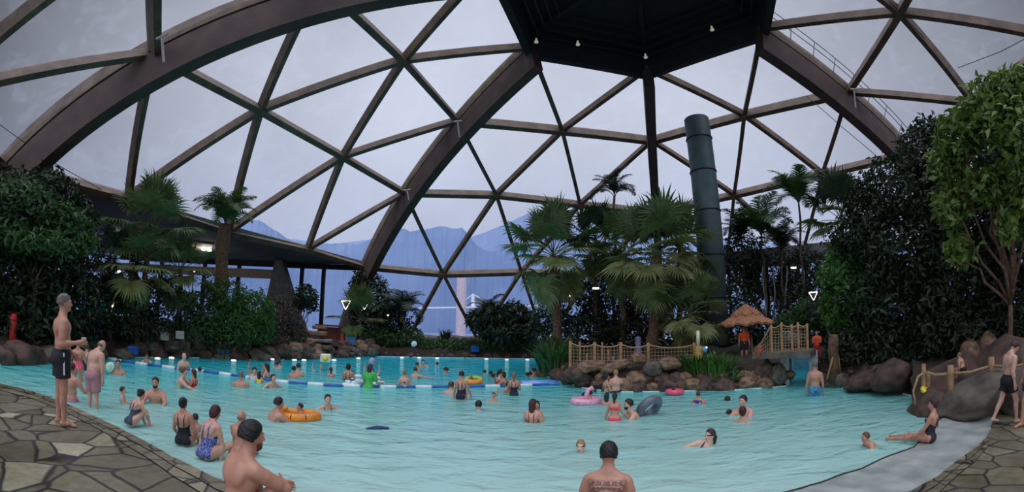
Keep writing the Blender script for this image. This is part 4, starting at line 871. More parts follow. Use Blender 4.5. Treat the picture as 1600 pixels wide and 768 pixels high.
M_eyew = mat('eye_white', (225, 222, 214), .3); M_eyed = mat('iris_dark', (40, 28, 20), .3); M_lip = mat('lip', (160, 98, 86), .5)

POSE = dict(lean=(0, 0, 1), tf=(0, 1, 0), neck=(0, .15, 1), look=(0, 1, 0), headup=(0, 0, 1),
            ua=((.22, 0, -1), (-.22, 0, -1)), fa=((.12, .25, -1), (-.12, .25, -1)), th=((.06, .02, -1), (-.06, .02, -1)), sh=((.0, -.03, -1), (.0, -.03, -1)), ft=((.12, 1, -.12), (-.12, 1, -.12)), curl=.35)
def P_(**k): d = dict(POSE); d.update(k); return d
POSES = {
 'stand': P_(),
 'wade': P_(ua=((.35, .1, -1), (-.35, .1, -1)), fa=((.2, .7, -.5), (-.2, .7, -.5))),
 'arms_out': P_(ua=((.8, .2, -.7), (-.8, .2, -.7)), fa=((.5, .7, -.25), (-.5, .7, -.25))),
 'reach': P_(lean=(0, .25, 1), ua=((.3, .9, -.35), (-.3, .9, -.35)), fa=((.0, 1, -.1), (-.0, 1, -.1))),
 'arms_up': P_(ua=((.3, .15, 1), (-.3, .15, 1)), fa=((-.1, .1, 1), (.1, .1, 1))),
 'hold': P_(ua=((.25, .3, -1), (-.25, .3, -1)), fa=((-.35, .9, .1), (.35, .9, .1))),
 'knees': P_(lean=(0, .22, 1), neck=(0, .3, 1), ua=((.25, .75, -.55), (-.25, .75, -.55)), fa=((-.75, .55, -.1), (.75, .55, -.1)), th=((.12, .8, .62), (-.12, .8, .62)), sh=((0, .35, -1), (0, .35, -1))),
 'edge': P_(lean=(0, .12, 1), ua=((.25, .1, -1), (-.25, .1, -1)), fa=((.0, .6, -.55), (.0, .6, -.55)), th=((.15, 1, .02), (-.15, 1, .02)), sh=((.0, .2, -1), (0, .2, -1))),
 'kneel': P_(th=((.1, .75, -.65), (-.1, .75, -.65)), sh=((0, -.8, -.55), (0, -.8, -.55)), ft=((0, -.5, -1), (0, -.5, -1)), ua=((.5, .3, -.8), (-.5, .3, -.8)), fa=((.3, .9, -.1), (-.3, .9, -.1))),
 'swim': P_(lean=(0, 1, .42), tf=(0, .4, -1), neck=(0, .6, 1), look=(0, 1, -.05), th=((.1, -1, -.25), (-.1, -1, -.25)), sh=((.05, -1, -.1), (-.05, -1, -.1)), ft=((0, -1, -.4), (0, -1, -.4)), ua=((.7, .7, -.3), (-.7, .7, -.3)), fa=((.1, 1, .0), (-.1, 1, .0))),
 'float_up': P_(lean=(0, .45, 1), neck=(0, .1, 1), th=((.12, .1, -1), (-.12, .1, -1)), sh=((0, -.5, -1), (0, -.5, -1)), ua=((.8, .45, -.25), (-.8, .45, -.25)), fa=((.3, .9, .05), (-.3, .9, .05))),
}
def build_person(name, H=1.75, sex='m', pose='stand', fat=1.0, skinc=(196, 146, 118), hair='short', hairc=(40, 28, 22), wear=(), vox=.014, child=False, beard=None, extra=None, face=True):
    """returns (object, info): mesh in local metres, standing direction +y; children are hair and clothing"""
    p = dict(POSES[pose]); 
    if extra: p.update(extra)
    s = H / 1.75; hs = 1.0 if not child else min(1.45, 1.75 / H * (.78 if H > 1.2 else .72)); hs = max(hs, 1.0)
    fem = sex == 'f'; T = []; A = []; Lg = []; HD = []; NK = []
    t = U(p['lean']); tf = p['tf']; B = frame(np.cross(t, np.cross(tf, t)), t); X, Y, Z = B[:, 0], B[:, 1], B[:, 2]
    W = lambda x, y, z: (X * x + Y * y + Z * z)
    E = lambda c, r, k=.04: ('e', W(*c), B, np.array(r, float), k)
    sw = .92 if fem else 1.0; hw = 1.07 if fem else 1.0; wt = .86 if fem else 1.0
    if child: sw *= .88; wt = 1.0
    T += [E((0, 0, .01), (.165 * hw * (.6 + .4 * fat), .115 * (.5 + .5 * fat), .125)), E((.078 * hw, -.055, -.045), (.09, .088, .095)), E((-.078 * hw, -.055, -.045), (.09, .088, .095)),
          E((0, .012 + .03 * (fat - 1), .17), (.142 * wt * fat, .098 * fat ** 1.3, .16)), E((0, 0, .35), (.168 * sw * (.7 + .3 * fat), .112 * (.6 + .4 * fat), .17))]
    T += [('c', W(-.13 * sw, -.005, .455), W(.13 * sw, -.005, .455), .062, .062, .05)]
    T += [('c', W(sg * .12 * sw, -.015, .47), W(sg * .03, -.01, .545), .045, .045, .04) for sg in (-1, 1)]
    if fem and not child: T += [E((sg * .078, .092, .345), (.068, .06, .066), .03) for sg in (-1, 1)]
    elif not child: T += [E((sg * .075, .075, .375), (.082, .042, .066), .04) for sg in (-1, 1)]
    T += [E((sg * .075, -.085, .385), (.08, .035, .09), .04) for sg in (-1, 1)]   # shoulder blades
    nb = W(0, 0, .50); nd_ = U(X * p['neck'][0] + Y * p['neck'][1] + Z * p['neck'][2]) if pose not in ('swim',) else U(p['neck'])
    NK += [('c', nb, nb + nd_ * .10, .056 if not fem else .047, .05 if not fem else .043, .03)]
    lk = U(p['look']); hu = p['headup']; HB = frame(lk, hu); hx, hy, hz = HB[:, 0], HB[:, 1], HB[:, 2]; q = .94 * hs
    hc = nb + nd_ * .10 + hz * .105 * q + hy * .01
    Hh = lambda x, y, z: hc + (hx * x + hy * y + hz * z) * q
    HE = lambda c, r, k=.02: ('e', Hh(*c), HB, np.array(r, float) * q, k)
    HD += [HE((0, -.012, .035), (.076, .096, .092)), HE((0, .028, -.03), (.06, .066, .08), .03), HE((0, .06, -.092), (.034, .032, .026), .025), HE((0, 0, 0), (.07, .08, .09), .03)]
    HD += [('c', Hh(0, .088, .012), Hh(0, .112, -.028), .009 * q, .014 * q, .012), HE((.014, .1, -.032), (.011, .011, .009), .008), HE((-.014, .1, -.032), (.011, .011, .009), .008)]
    HD += [HE((0, .084, .028), (.05, .016, .011), .015), HE((0, .089, -.058), (.026, .012, .007), .008), HE((0, .087, -.07), (.022, .011, .007), .008)]
    for sg in (-1, 1):
        HD += [HE((sg * .077, -.008, -.008), (.010, .02, .032), .008), HE((sg * .042, .066, -.02), (.022, .018, .022), .02)]
    HD += [('c', Hh(0, -.03, -.05), nb + nd_ * .05, .045 * q, .05, .03)]
    # arms (index 0 = right +x, 1 = left)
    hands = []
    for i, sg in enumerate((1, -1)):
        d1 = U(W(*p['ua'][i])) if not p.get('world_arms') else U(p['ua'][i]); d2 = U(W(*p['fa'][i])) if not p.get('world_arms') else U(p['fa'][i]); am = .85 if fem else 1.0; am *= (.7 + .3 * fat)
        sh = W(sg * .178 * sw, 0, .445); el = sh + d1 * .285; wr = el + d2 * .245
        A += [('c', sh, sh + d1 * .08, .060 * am, .056 * am, .04), ('c', sh + d1 * .04, el, .053 * am, .040 * am, .025), ('c', sh + d1 * .10, sh + d1 * .2, .052 * am, .048 * am, .03),
              ('c', el, el + d2 * .1, .041 * am, .042 * am, .02), ('c', el + d2 * .06, wr, .041 * am, .026, .02)]
        hd = U(d2 + np.array(p.get('hand', ((0, 0, 0), (0, 0, 0)))[i])); side = np.cross(hd, -W(sg, 0, 0)); 
        if np.linalg.norm(side) < .2: side = Y.copy()
        side = U(side - hd * (side @ hd)); side = side if side @ Y > -.1 else -side    # towards the thumb
        pn = U(np.cross(hd, side)); pn = pn if pn @ (-W(sg, 0, 0)) > 0 else -pn      # palm normal, towards the body
        cu = p['curl']; hands.append((wr, hd, pn))
        A += [('e', wr + hd * .045, np.stack([side, hd, pn], 1), np.array([.040, .052, .017]), .015), ('c', wr - hd * .01, wr + hd * .03, .026, .028, .02)]
        for k, (o, L) in enumerate(((.030, .068), (.010, .076), (-.011, .071), (-.030, .056))):
            b = wr + hd * (.082 - abs(k - 1) * .004) + side * o; f1 = U(hd * math.cos(cu * .6) + pn * math.sin(cu * .6) + side * o * 2.2); m = b + f1 * L * .5; f2 = U(hd * math.cos(cu * 2) + pn * math.sin(cu * 2)); 
            A += [('c', b - hd * .02, m, .0095, .0088, .006), ('c', m, m + f2 * L * .5, .0088, .0075, .004)]
        b = wr + hd * .025 + side * .03; f1 = U(hd * .75 + side * .75 + pn * .3); m = b + f1 * .042; A += [('c', b, m, .014, .0105, .012), ('c', m, m + U(hd * .95 + side * .3 + pn * .35) * .034, .0105, .0085, .005)]
    feet = []
    for i, sg in enumerate((1, -1)):
        d1 = U(p['th'][i]); d2 = U(p['sh'][i]); hp = W(sg * .088 * hw, 0, -.02) if True else 0; kn = hp + d1 * .43; an = kn + d2 * .40; lm = (1.06 if fem else 1.0) * (.65 + .35 * fat); fd = U(p['ft'][i]); hd = an + d2 * .035
        bk = U(np.cross(np.cross(d2, -fd), d2)) if np.linalg.norm(np.cross(d2, fd)) > .2 else np.array([0, -1., 0])
        Lg += [('c', hp, hp + d1 * .12, .088 * lm, .085 * lm, .05), ('c', hp + d1 * .08, kn, .084 * lm, .056, .03), ('c', kn, an, .052, .034, .02), ('e', kn + d2 * .13 + bk * .022, frame(bk, d2), np.array([.046, .04, .11]) * (.8 + .2 * lm), .03), ('c', kn - d1 * .02, kn + d2 * .02, .054, .05, .02)]
        sd = U(np.cross(fd, -d2)); dn = U(np.cross(fd, sd)); dn = dn if dn @ d2 > 0 else -dn
        Lg += [('c', hd + bk * .03 - dn * -.005, hd + fd * .06, .034, .033, .02), ('c', hd + fd * .04, hd + fd * .15 + dn * .012, .034, .022, .02), ('c', hd + fd * .14 + dn * .012 - sd * .03, hd + fd * .14 + dn * .012 + sd * .03, .02, .02, .02)]
        for k in range(5): o = (k - 2) * .016; Lg += [('c', hd + fd * .15 + sd * o + dn * .016, hd + fd * (.195 - .006 * abs(k - 1)) + sd * o * 1.15 + dn * .02, .0115, .0095, .006)]
        feet.append((hd, fd, dn))
    allp = T + NK + HD + A + Lg
    def scl(P): return [(p_[0], p_[1] * s, p_[2] * s, p_[3] * s, p_[4] * s, p_[5]) if p_[0] == 'c' else (p_[0], p_[1] * s, p_[2], p_[3] * s, p_[4]) for p_ in P]
    V, F = make_surface(scl(allp), vox)
    body = link('person', np_mesh('person', V, F.astype(np.int64), skin(skinc))); body.data.polygons.foreach_set('use_smooth', [True] * len(body.data.polygons))
    def child_mesh(nm, prims, m, infl, clip=None, v=None):
        V, F = make_surface(scl(prims), v or vox, infl * s, clip, rough=.0028 if nm == 'hair' else 0)
        if len(F) < 4: return None
        o = link(nm, np_mesh(nm, V, F.astype(np.int64), m), body); o.data.polygons.foreach_set('use_smooth', [True] * len(o.data.polygons)); return o
    pl = lambda pt, n, sgn=1: (lambda G, pt=pt * s, n=U(n): ((G - pt) @ n) * sgn)      # keeps the side where the value is negative
    # hair
    hm = hairm(hairc); hv = min(vox * .8, .011)
    cap = [HE((0, -.018, .04), (.08, .100, .094)), HE((0, -.05, -.01), (.068, .066, .07), .03)]
    if hair in ('short', 'crop'):
        child_mesh('hair', cap, hm, .007 if hair == 'crop' else .013, [pl(Hh(0, .04, .04), hy * .62 - hz * .5), pl(Hh(0, -.05, -.035), -hz - hy * .35)], hv)
    elif hair == 'bald': child_mesh('hair', [HE((0, -.045, -.02), (.081, .078, .04), .02)], hm, .002, [pl(Hh(0, -.0, 0), hy)], hv)
    elif hair in ('bob', 'bun', 'long', 'pony', 'wetlong'):
        pr = list(cap); 
        if hair == 'bob': pr += [HE((0, -.03, -.04), (.086, .08, .10), .03)]
        if hair == 'bun': pr += [HE((0, -.105, .07), (.042, .042, .042), .02)]
        if hair in ('pony',): pr += [('c', Hh(0, -.1, .03), Hh(0, -.14, -.06), .026, .03, .02), ('c', Hh(0, -.14, -.06), Hh(0, -.13, -.2), .03, .012, .02)]
        if hair in ('long', 'wetlong'): w_ = 1 if hair == 'long' else .7; pr += [('c', Hh(-.035 * w_, -.07, 0), Hh(-.04 * w_, -.09, -.26), .045 * w_, .03 * w_, .03), ('c', Hh(.035 * w_, -.07, 0), Hh(.04 * w_, -.09, -.26), .045 * w_, .03 * w_, .03), ('c', Hh(0, -.075, 0), Hh(0, -.1, -.3), .05 * w_, .03, .03)]
        child_mesh('hair', pr, hm, .010, [lambda G, a=pl(Hh(0, .04, .04), hy * .7 - hz * .45): a(G)], hv)
    if beard: child_mesh('beard', [HE((0, .045, -.085), (.05, .052, .045)), HE((0, .03, -.05), (.064, .05, .05))], hairm(beard), .0015, [pl(Hh(0, 0, -.045), hz), pl(Hh(0, .0, 0), -hy)], hv)
    if face:
        for sg in (-1, 1):
            g = MB(); g.ball(Hh(sg * .031, .078, .004) * s, np.array([.0135, .011, .0085]) * q * s, 10, 6, M=HB); e = g.build('eye', M_eyew, body, True)
            g = MB(); g.ball(Hh(sg * .031, .0885, .004) * s, np.array([.0062, .004, .0062]) * q * s, 8, 5, M=HB); g.build('iris', M_eyed, e, True)
            g = MB(); g.tube([Hh(sg * .014, .097, .024) * s, Hh(sg * .032, .095, .029) * s, Hh(sg * .05, .08, .023) * s], [.003 * s, .0042 * s, .002 * s], 5); g.build('eyebrow', hm, body, True)
        g = MB(); g.ball(Hh(0, .097, -.062) * s, np.array([.022, .006, .0075]) * q * s, 10, 6, M=HB); g.build('lips', M_lip, body, True)
    for wr_ in wear:
        k = wr_[0]; m = wr_[1]
        if k == 'shorts':
            ln = wr_[2] if len(wr_) > 2 else .55; pr = [x for x in T[:3]]; cl = [pl(W(0, 0, .10), Z)]
            o = None; legs = []
            for i in range(2):
                hp = W((1, -1)[i] * .088 * hw, 0, -.02); d1 = U(p['th'][i]); legs += [('c', hp, hp + d1 * .43 * ln, .10 * (.65 + .35 * fat), .098, .03)]
            cut = [(W((1, -1)[i] * .088 * hw, 0, -.02) + U(p['th'][i]) * .43 * ln, U(p['th'][i])) for i in range(2)]
            def legclip(G, cut=cut):
                a = np.minimum(*[((G - c * s) @ d) for c, d in cut]) if True else 0
                side = (G - (W(0, 0, 0) * s)) @ X
                return np.where(side > 0, (G - cut[0][0] * s) @ cut[0][1], (G - cut[1][0] * s) @ cut[1][1])
            child_mesh('swim_shorts', pr + legs + [E((0, .0, .07), (.15 * hw, .105, .08))], m, .012, cl + [legclip])
        elif k == 'trunks':
            def legclip(G):
                side = (G - (W(0, 0, 0) * s)) @ X; c = [(W((1, -1)[i] * .088 * hw, 0, -.02) + U(p['th'][i]) * .12, U(p['th'][i])) for i in range(2)]
                return np.where(side > 0, (G - c[0][0] * s) @ c[0][1], (G - c[1][0] * s) @ c[1][1])
            child_mesh('swim_trunks', T[:3] + Lg[:1] + Lg[len(Lg) // 2:len(Lg) // 2 + 1], m, .007, [pl(W(0, 0, .07), Z), legclip])
        elif k == 'onepiece':
            back = wr_[2] if len(wr_) > 2 else .30
            child_mesh('swimsuit', T[:5] + (T[8:10] if fem and not child else []), m, .008,
                       [pl(W(0, .0, .0) + W(0, .1, .385), Z * 1.0 + Y * (-(.385 - back) / .2)), pl(W(0, 0, -.115), -Z)])
            st = []
            for sg in (-1, 1):
                pts = [(sg * .085, .125, .36), (sg * .09, .09, .46), (sg * .088, .0, .528), (sg * .08, -.085, .48), (sg * .065, -.128, .40), (sg * .065, -.125, back - .01)]
                for a_, b_ in zip(pts, pts[1:]): st.append(('c', W(*a_), W(*b_), .0135, .0135, .005))
            child_mesh('strap', st, m, 0, v=min(vox, .012))
        elif k == 'bikini':
            child_mesh('bikini_top', T[4:5] + T[8:10], m, .007, [pl(W(0, 0, .385), Z), pl(W(0, 0, .285), -Z)])
            child_mesh('bikini_bottom', T[:3] + Lg[:1] + Lg[len(Lg) // 2:len(Lg) // 2 + 1], m, .008, [pl(W(0, 0, .03), Z), pl(W(0, 0, -.11), -Z)])
        elif k == 'shirt':
            pr = T + [x for x in A if False]
            for i, sg in enumerate((1, -1)):
                d1 = U(W(*p['ua'][i])); sh_ = W(sg * .178 * sw, 0, .445); pr = pr + [('c', sh_, sh_ + d1 * .17, .070, .068, .03)]
            child_mesh('shirt', pr, m, .014, [pl(W(0, 0, .515), Z), pl(W(0, 0, -.06), -Z)])
        elif k == 'trousers': child_mesh('trousers', T[:3] + Lg[:5] + Lg[len(Lg) // 2:len(Lg) // 2 + 5], m, .014, [pl(W(0, 0, .07), Z)] + ([pl(np.array([0, 0, wr_[2]]), np.array([0, 0, -1.]))] if len(wr_) > 2 else []))
        elif k == 'armbands':
            for i, sg in enumerate((1, -1)):
                d1 = U(W(*p['ua'][i])); c_ = W(sg * .178 * sw, 0, .445) + d1 * .15; R3 = frame(X if abs(d1 @ X) < .8 else Y, d1); g = MB(); g.torus(c_ * s, .058 * s, .036 * s, 20, 10, M=R3 * np.array([1, 1, 1.9])); g.build('armband', m, body, True)
        elif k == 'goggles':
            g = MB(); g.torus(Hh(0, -.006, .02) * s, .088 * q * s, .006 * s, 28, 6, M=HB @ np.diag([.95, 1.12, 2.2])); g.build('goggles', m, body, True)
        elif k == 'cap': child_mesh('swim_cap', cap, m, .012, [pl(Hh(0, .05, .04), hy * .3 - hz * .6)], hv)
        elif k == 'vest': child_mesh('swim_vest', T[:5] + T[5:8], m, .03, [pl(W(0, 0, .47), Z), pl(W(0, 0, .06), -Z)])
    top = max((hc + hz * .128 * q)[2], (hc + hz * .1 * q - hy * .06)[2], (hc + hz * .1 * q + hy * .05)[2]) * s
    low = min([(f[0] + f[2] * .035)[2] for f in feet] + [(f[0] + f[1] * .18 + f[2] * .03)[2] for f in feet]) * s
    zs = V[:, 2]; info = dict(top=float(zs.max()) + (.012 if hair != 'bald' else 0), low=float(zs.min()), seat=-.135 * s, hc=hc * s, hands=[(a * s, b, c) for a, b, c in hands], s=s)
    return body, info
def orient(body, P, facing_world, scale=1.0):
    """put the local origin at P with +y turned to the compass bearing facing_world (degrees, 0 = +y, 90 = +x)"""
    body.location = P; body.rotation_euler = (0, 0, -R_(facing_world)); body.scale = (scale,) * 3
def person_at(px, base_py, head_py, mode, fr, label, H=1.72, z0=0.0, group=None, hx=None, sx=1.0, fixH=False, **k):
    """mode 'feet': feet on height z0 at (px, base); 'seat': seat on z0; 'water': body sunk so that the head top meets head_py.
    fr: turn relative to looking away from the camera (0 back view, 90 facing screen right, 180 facing us)"""
    B = PZ(px, base_py, z0); d = math.hypot(B[0], B[1]); az = math.degrees(math.atan2(B[0], B[1])); hp = PD(px, head_py, d); zt = hp[2]
    k.setdefault('vox', .010 if d < 7 else (.013 if d < 12 else .017)); k.setdefault('face', d < 13.5 or abs(fr) > 75)
    if d > 24: k['face'] = False
    if mode == 'water' and d > 9 and not fixH: H *= 1.13
    body, inf = build_person('person', H=H, **k)
    if mode == 'feet': sc = (zt - z0) / (inf['top'] - inf['low']); z = z0 - inf['low'] * sc
    elif mode == 'seat': sc = (zt - z0) / (inf['top'] - inf['seat']); z = z0 - inf['seat'] * sc
    else: sc = 1.0; z = zt - inf['top']
    off = np.zeros(3)
    if mode == 'water' or mode == 'feet':   # the head, not the hips, stands above the pixel when leaning
        a = R_(az + fr); h = inf['hc'] * sc * (.5 if mode == 'water' and k.get('pose') not in ('swim',) else (1 if mode == 'water' else 0)); off = np.array([h[0] * math.cos(a) + h[1] * math.sin(a), -h[0] * math.sin(a) + h[1] * math.cos(a), 0])
    orient(body, (B[0] - off[0], B[1] - off[1], z), az + fr, sc)
    tag(body, label, 'person', group); body['sc'] = 0
    del body['sc']
    LOG.append((label[:50], round(d, 1), round(sc, 2), round(z0 if mode != 'water' else z + inf['low'], 2)))
    return body, inf, sc, az + fr, d
LOG = []
def local_to_world(body, v):
    a = -body.rotation_euler[2]; s = body.scale[0]; x, y, z = np.array(v) * s; l = body.location
    return np.array([l[0] + x * math.cos(a) + y * math.sin(a), l[1] - x * math.sin(a) + y * math.cos(a), l[2] + z])

# ---------------- the bathers ----------------
BLK = clothm((22, 22, 26)); NAVY = clothm((24, 26, 48)); RED = clothm((196, 34, 40)); CORAL = clothm((238, 74, 84)); GREEN = clothm((70, 176, 74)); ORANGE = clothm((232, 86, 26)); WHT = clothm((220, 216, 210))
BLUEPAT = clothm((40, 44, 96), (120, 132, 190), 38, 'pat'); REDPAT = clothm((214, 44, 66), (250, 130, 140), 26, 'pat'); GREYB = clothm((62, 68, 84)); PINKS = clothm((176, 122, 126)); BLUSH = clothm((40, 92, 130), (90, 150, 180), 30, 'pat'); DREDT = clothm((150, 20, 30))
ORB = mat('orange_armband', (238, 84, 44), .4); YLB = mat('yellow_armband', (238, 214, 52), .4)
S1, S2, S3, S4, S5 = (184, 132, 106), (206, 162, 138), (192, 142, 116), (212, 172, 148), (160, 116, 92)
DK, BR, AUB, BLD, GRY = (26, 20, 18), (70, 46, 30), (70, 28, 22), (176, 140, 92), (120, 112, 104)
P = person_at
# deck and left shelf
man, inf, sc, fa, d = P(97, 664, 457, 'feet', 82, 'tall grey-haired man standing on the deck in black shorts holding a cup', z0=.45, H=1.8, fat=1.16, skinc=S3, hair='crop', hairc=GRY, vox=.009,
  wear=[('shorts', BLK, .62)], extra=dict(lean=(0, -.03, 1), ua=((.18, -.12, -1), (-.2, .12, -1)), fa=((-.1, .95, .12), (-.15, .75, -.75)), look=(0, 1, .05), th=((.03, .05, -1), (-.02, -.02, -1)), sh=((0, -.02, -1), (0, -.06, -1)), hand=((0, 0, 0), (0, .2, -.2))))
wr, hd, pn = inf['hands'][0]; c = local_to_world(man, wr + hd * .09 + pn * .035)
g = MB(); g.lathe([(0, 0), (.027, 0), (.036, .09), (.038, .092), (.038, .098), (0, .098)], n=20); o = g.build('paper_cup', M_white, smooth=False, loc=(c[0], c[1], c[2] - .045)); tag(o, 'white takeaway cup held by the man in black shorts', 'cup')
g = MB(); g.tube([(0, .0, 0), (0, 0, .012)], .04, 20); g.build('lid', mat('cup_lid', (240, 240, 236), .4), o, loc=(0, 0, .095))
g = MB(); g.beam((.206, .0, .06), (.211, .012, -.24), .006, .022, (0, 1, 0)); g.build('white_stripe', M_white, man)
P(121, 596, 530, 'water', 10, 'woman in a pink and red patterned swimsuit standing behind the tall man', fixH=True, H=1.65, sex='f', pose='wade', fat=1.2, skinc=S3, hair='short', hairc=BR, wear=[('onepiece', REDPAT, .33)])
P(135, 578, 537, 'water', 20, 'dark-suited bather just right of the woman in pink and red', H=1.6, sex='f', pose='wade', skinc=S2, hair='short', hairc=BR, wear=[('onepiece', NAVY)])
P(112, 626, 566, 'water', 40, 'bare-backed bather crouching in the shallows behind the tall man', H=1.6, pose='kneel', skinc=S3, hair='short', hairc=BR, wear=[('trunks', PINKS)])
P(152, 636, 531, 'water', 48, 'balding heavy man in long pink shorts wading with head bowed', fixH=True, H=1.76, pose='stand', fat=1.25, skinc=S2, hair='bald', hairc=GRY, wear=[('shorts', PINKS, .8)], extra=dict(lean=(0, .22, 1), look=(0, 1, -.75), headup=(0, .6, 1), neck=(0, .7, 1), ua=((.2, .15, -1), (-.2, .15, -1)), fa=((.05, .2, -1), (-.05, .2, -1))))
P(184, 585, 561, 'water', 180, 'man in the water beside a pale green ball', H=1.75, pose='wade', skinc=S3, hair='short', hairc=BR)
P(205, 559, 536, 'water', 90, 'bather standing by the blue box on the far left shore', H=1.72, pose='stand', skinc=S5, hair='short', hairc=DK)
P(229, 566, 553, 'water', 180, 'small child with yellow armbands near the far left shore', H=1.0, child=True, pose='arms_out', skinc=S3, hairc=BR, wear=[('armbands', YLB)])
P(287, 577, 551, 'water', 150, 'bald man standing chest-high in front of the pale grey shore boulder', H=1.78, pose='wade', skinc=S4, hair='bald', hairc=GRY, wear=[('shorts', BLK)])
P(283, 605, 573, 'water', 100, 'pale bather leaning towards the child in the red suit', H=1.65, pose='reach', fat=1.05, skinc=S2, hair='short', hairc=(110, 60, 40))
P(302, 604, 575, 'water', -60, 'girl in a red swimsuit facing the pale bather', H=1.35, sex='f', child=True, pose='wade', skinc=S3, hair='long', hairc=BR, wear=[('onepiece', RED)])
P(312, 582, 573, 'water', 0, 'dark-haired swimmer low in the water past the girl in red', H=1.5, pose='float_up', skinc=S3, hairc=DK, wear=[('shorts', RED)])
P(192, 630, 603, 'water', 100, 'toddler beside the woman in the grey-blue swimsuit', H=.9, child=True, pose='hold', skinc=S4, hairc=BR)
P(206, 665, 608, 'seat', 62, 'woman in a grey-blue swimsuit sitting on the pool shelf hugging her knees', H=1.66, z0=.02, sex='f', pose='knees', skinc=S2, hair='bun', hairc=DK, wear=[('onepiece', GREYB, .26)], extra=dict(lean=(0, .42, 1), look=(0, 1, -.35), headup=(0, .35, 1)))
P(243, 629, 588, 'water', 190, 'bearded man sitting in the shallows facing the deck', H=1.75, pose='knees', skinc=S3, hair='crop', hairc=DK, beard=DK, extra=dict(lean=(0, 0, 1), th=((.3, 1, .1), (-.3, 1, .1)), sh=((0, 1, -.3), (0, 1, -.3)), fa=((-.2, .9, -.4), (.2, .9, -.4))))
P(288, 694, 620, 'seat', 25, 'woman in a black swimsuit sitting at the pool edge, hair tied up', H=1.68, z0=.02, sex='f', pose='edge', skinc=S3, hair='bun', hairc=DK, wear=[('onepiece', BLK, .22)], extra=dict(lean=(0, -.02, 1)))
P(306, 676, 645, 'water', 10, 'small dark-haired child in front of the woman in black', H=.95, child=True, pose='hold', skinc=S3, hairc=DK)
P(324, 717, 634, 'seat', 48, 'auburn-haired woman in a blue patterned swimsuit sitting on the pool step', H=1.66, z0=.0, sex='f', pose='edge', fat=1.12, skinc=S2, hair='bob', hairc=AUB, wear=[('onepiece', BLUEPAT, .22)], vox=.009,
  extra=dict(lean=(0, .32, 1), ua=((.1, .55, -1), (-.25, .15, -1)), fa=((0, .15, -1), (0, .2, -1)), th=((.25, .85, .25), (-.1, .95, .1)), sh=((0, .1, -1), (0, .1, -1)), look=(0, 1, -.35), headup=(0, .35, 1)))
P(372, 715, 643, 'seat', 38, 'bald man sitting beyond the dark-haired foreground man', H=1.74, z0=.0, pose='knees', skinc=S3, hair='bald', hairc=GRY, vox=.009, fat=1.06)
# foreground men
P(369, 835, 659, 'seat', 62, 'dark-haired man in the left foreground resting his arms on his knees', H=1.82, z0=.42, pose='knees', skinc=S3, hair='short', hairc=DK, beard=(104, 72, 58), vox=.0075, fat=1.1, wear=[('shorts', NAVY, .6)],
  extra=dict(lean=(0, .28, 1), ua=((.3, .95, -.35), (-.1, 1, -.45)), fa=((-.85, .45, -.02), (.75, .5, .05)), th=((.2, .72, .66), (-.2, .72, .66)), look=(.12, 1, -.1), neck=(0, .32, 1)))
tat, tinf, tsc, tfa, td = P(945, 838, 693, 'seat', 4, 'dark-haired tattooed man seen from behind at the bottom centre', H=1.78, z0=.2, pose='edge', skinc=S3, hair='short', hairc=DK, vox=.0075, wear=[('shorts', BLK)], extra=dict(ua=((.3, .2, -1), (-.3, .15, -1)), neck=(0, .2, 1), look=(-.1, 1, -.1)))
# tattoo ink across the shoulder blades and the upper back, in the skin's own material
tm = skin(S3).copy(); tm.name = 'tattooed_skin'; tat.data.materials.clear(); tat.data.materials.append(tm); nt = tm.node_tree; bs = nt.nodes['Principled BSDF']; ramp = [n for n in nt.nodes if n.type == 'VALTORGB'][0]
tc_ = nd(nt, 'ShaderNodeTexCoord'); v_ = nd(nt, 'ShaderNodeTexNoise'); v_.inputs['Scale'].default_value = 16; v_.inputs['Distortion'].default_value = 2.5; v_.inputs['Detail'].default_value = 4
mp = nd(nt, 'ShaderNodeMapping'); mp.inputs['Scale'].default_value = (1, 1, 1.5); nt.links.new(tc_.outputs['Object'], mp.inputs[0])
ab = nd(nt, 'ShaderNodeVectorMath', operation='ABSOLUTE'); nt.links.new(mp.outputs[0], ab.inputs[0]); nt.links.new(ab.outputs[0], v_.inputs['Vector'])
r1 = nd(nt, 'ShaderNodeValToRGB'); r1.color_ramp.elements[0].position = .45; r1.color_ramp.elements[1].position = .5; nt.links.new(v_.outputs[0], r1.inputs[0])
sx_ = nd(nt, 'ShaderNodeSeparateXYZ'); nt.links.new(tc_.outputs['Object'], sx_.inputs[0])
def mrange(src, a, b):
    q = nd(nt, 'ShaderNodeMapRange'); q.inputs[1].default_value = a; q.inputs[2].default_value = b; nt.links.new(src, q.inputs[0]); return q.outputs[0]
f1 = mrange(sx_.outputs['Z'], .26, .30); f2 = mrange(sx_.outputs['Z'], .49, .47); f3 = mrange(sx_.outputs['Y'], .01, -.02)
ax_ = nd(nt, 'ShaderNodeMath', operation='ABSOLUTE'); nt.links.new(sx_.outputs['X'], ax_.inputs[0]); f4 = mrange(ax_.outputs[0], .20, .18)
cur = r1.outputs[0]
for f in (f1, f2, f3, f4):
    m_ = nd(nt, 'ShaderNodeMath', operation='MULTIPLY'); nt.links.new(cur, m_.inputs[0]); nt.links.new(f, m_.inputs[1]); cur = m_.outputs[0]
m_ = nd(nt, 'ShaderNodeMath', operation='MULTIPLY'); m_.inputs[1].default_value = .75; nt.links.new(cur, m_.inputs[0])
mxc = nd(nt, 'ShaderNodeMixRGB'); nt.links.new(m_.outputs[0], mxc.inputs[0]); nt.links.new(ramp.outputs[0], mxc.inputs[1]); mxc.inputs[2].default_value = L3((64, 54, 56)); nt.links.new(mxc.outputs[0], bs.inputs['Base Color'])
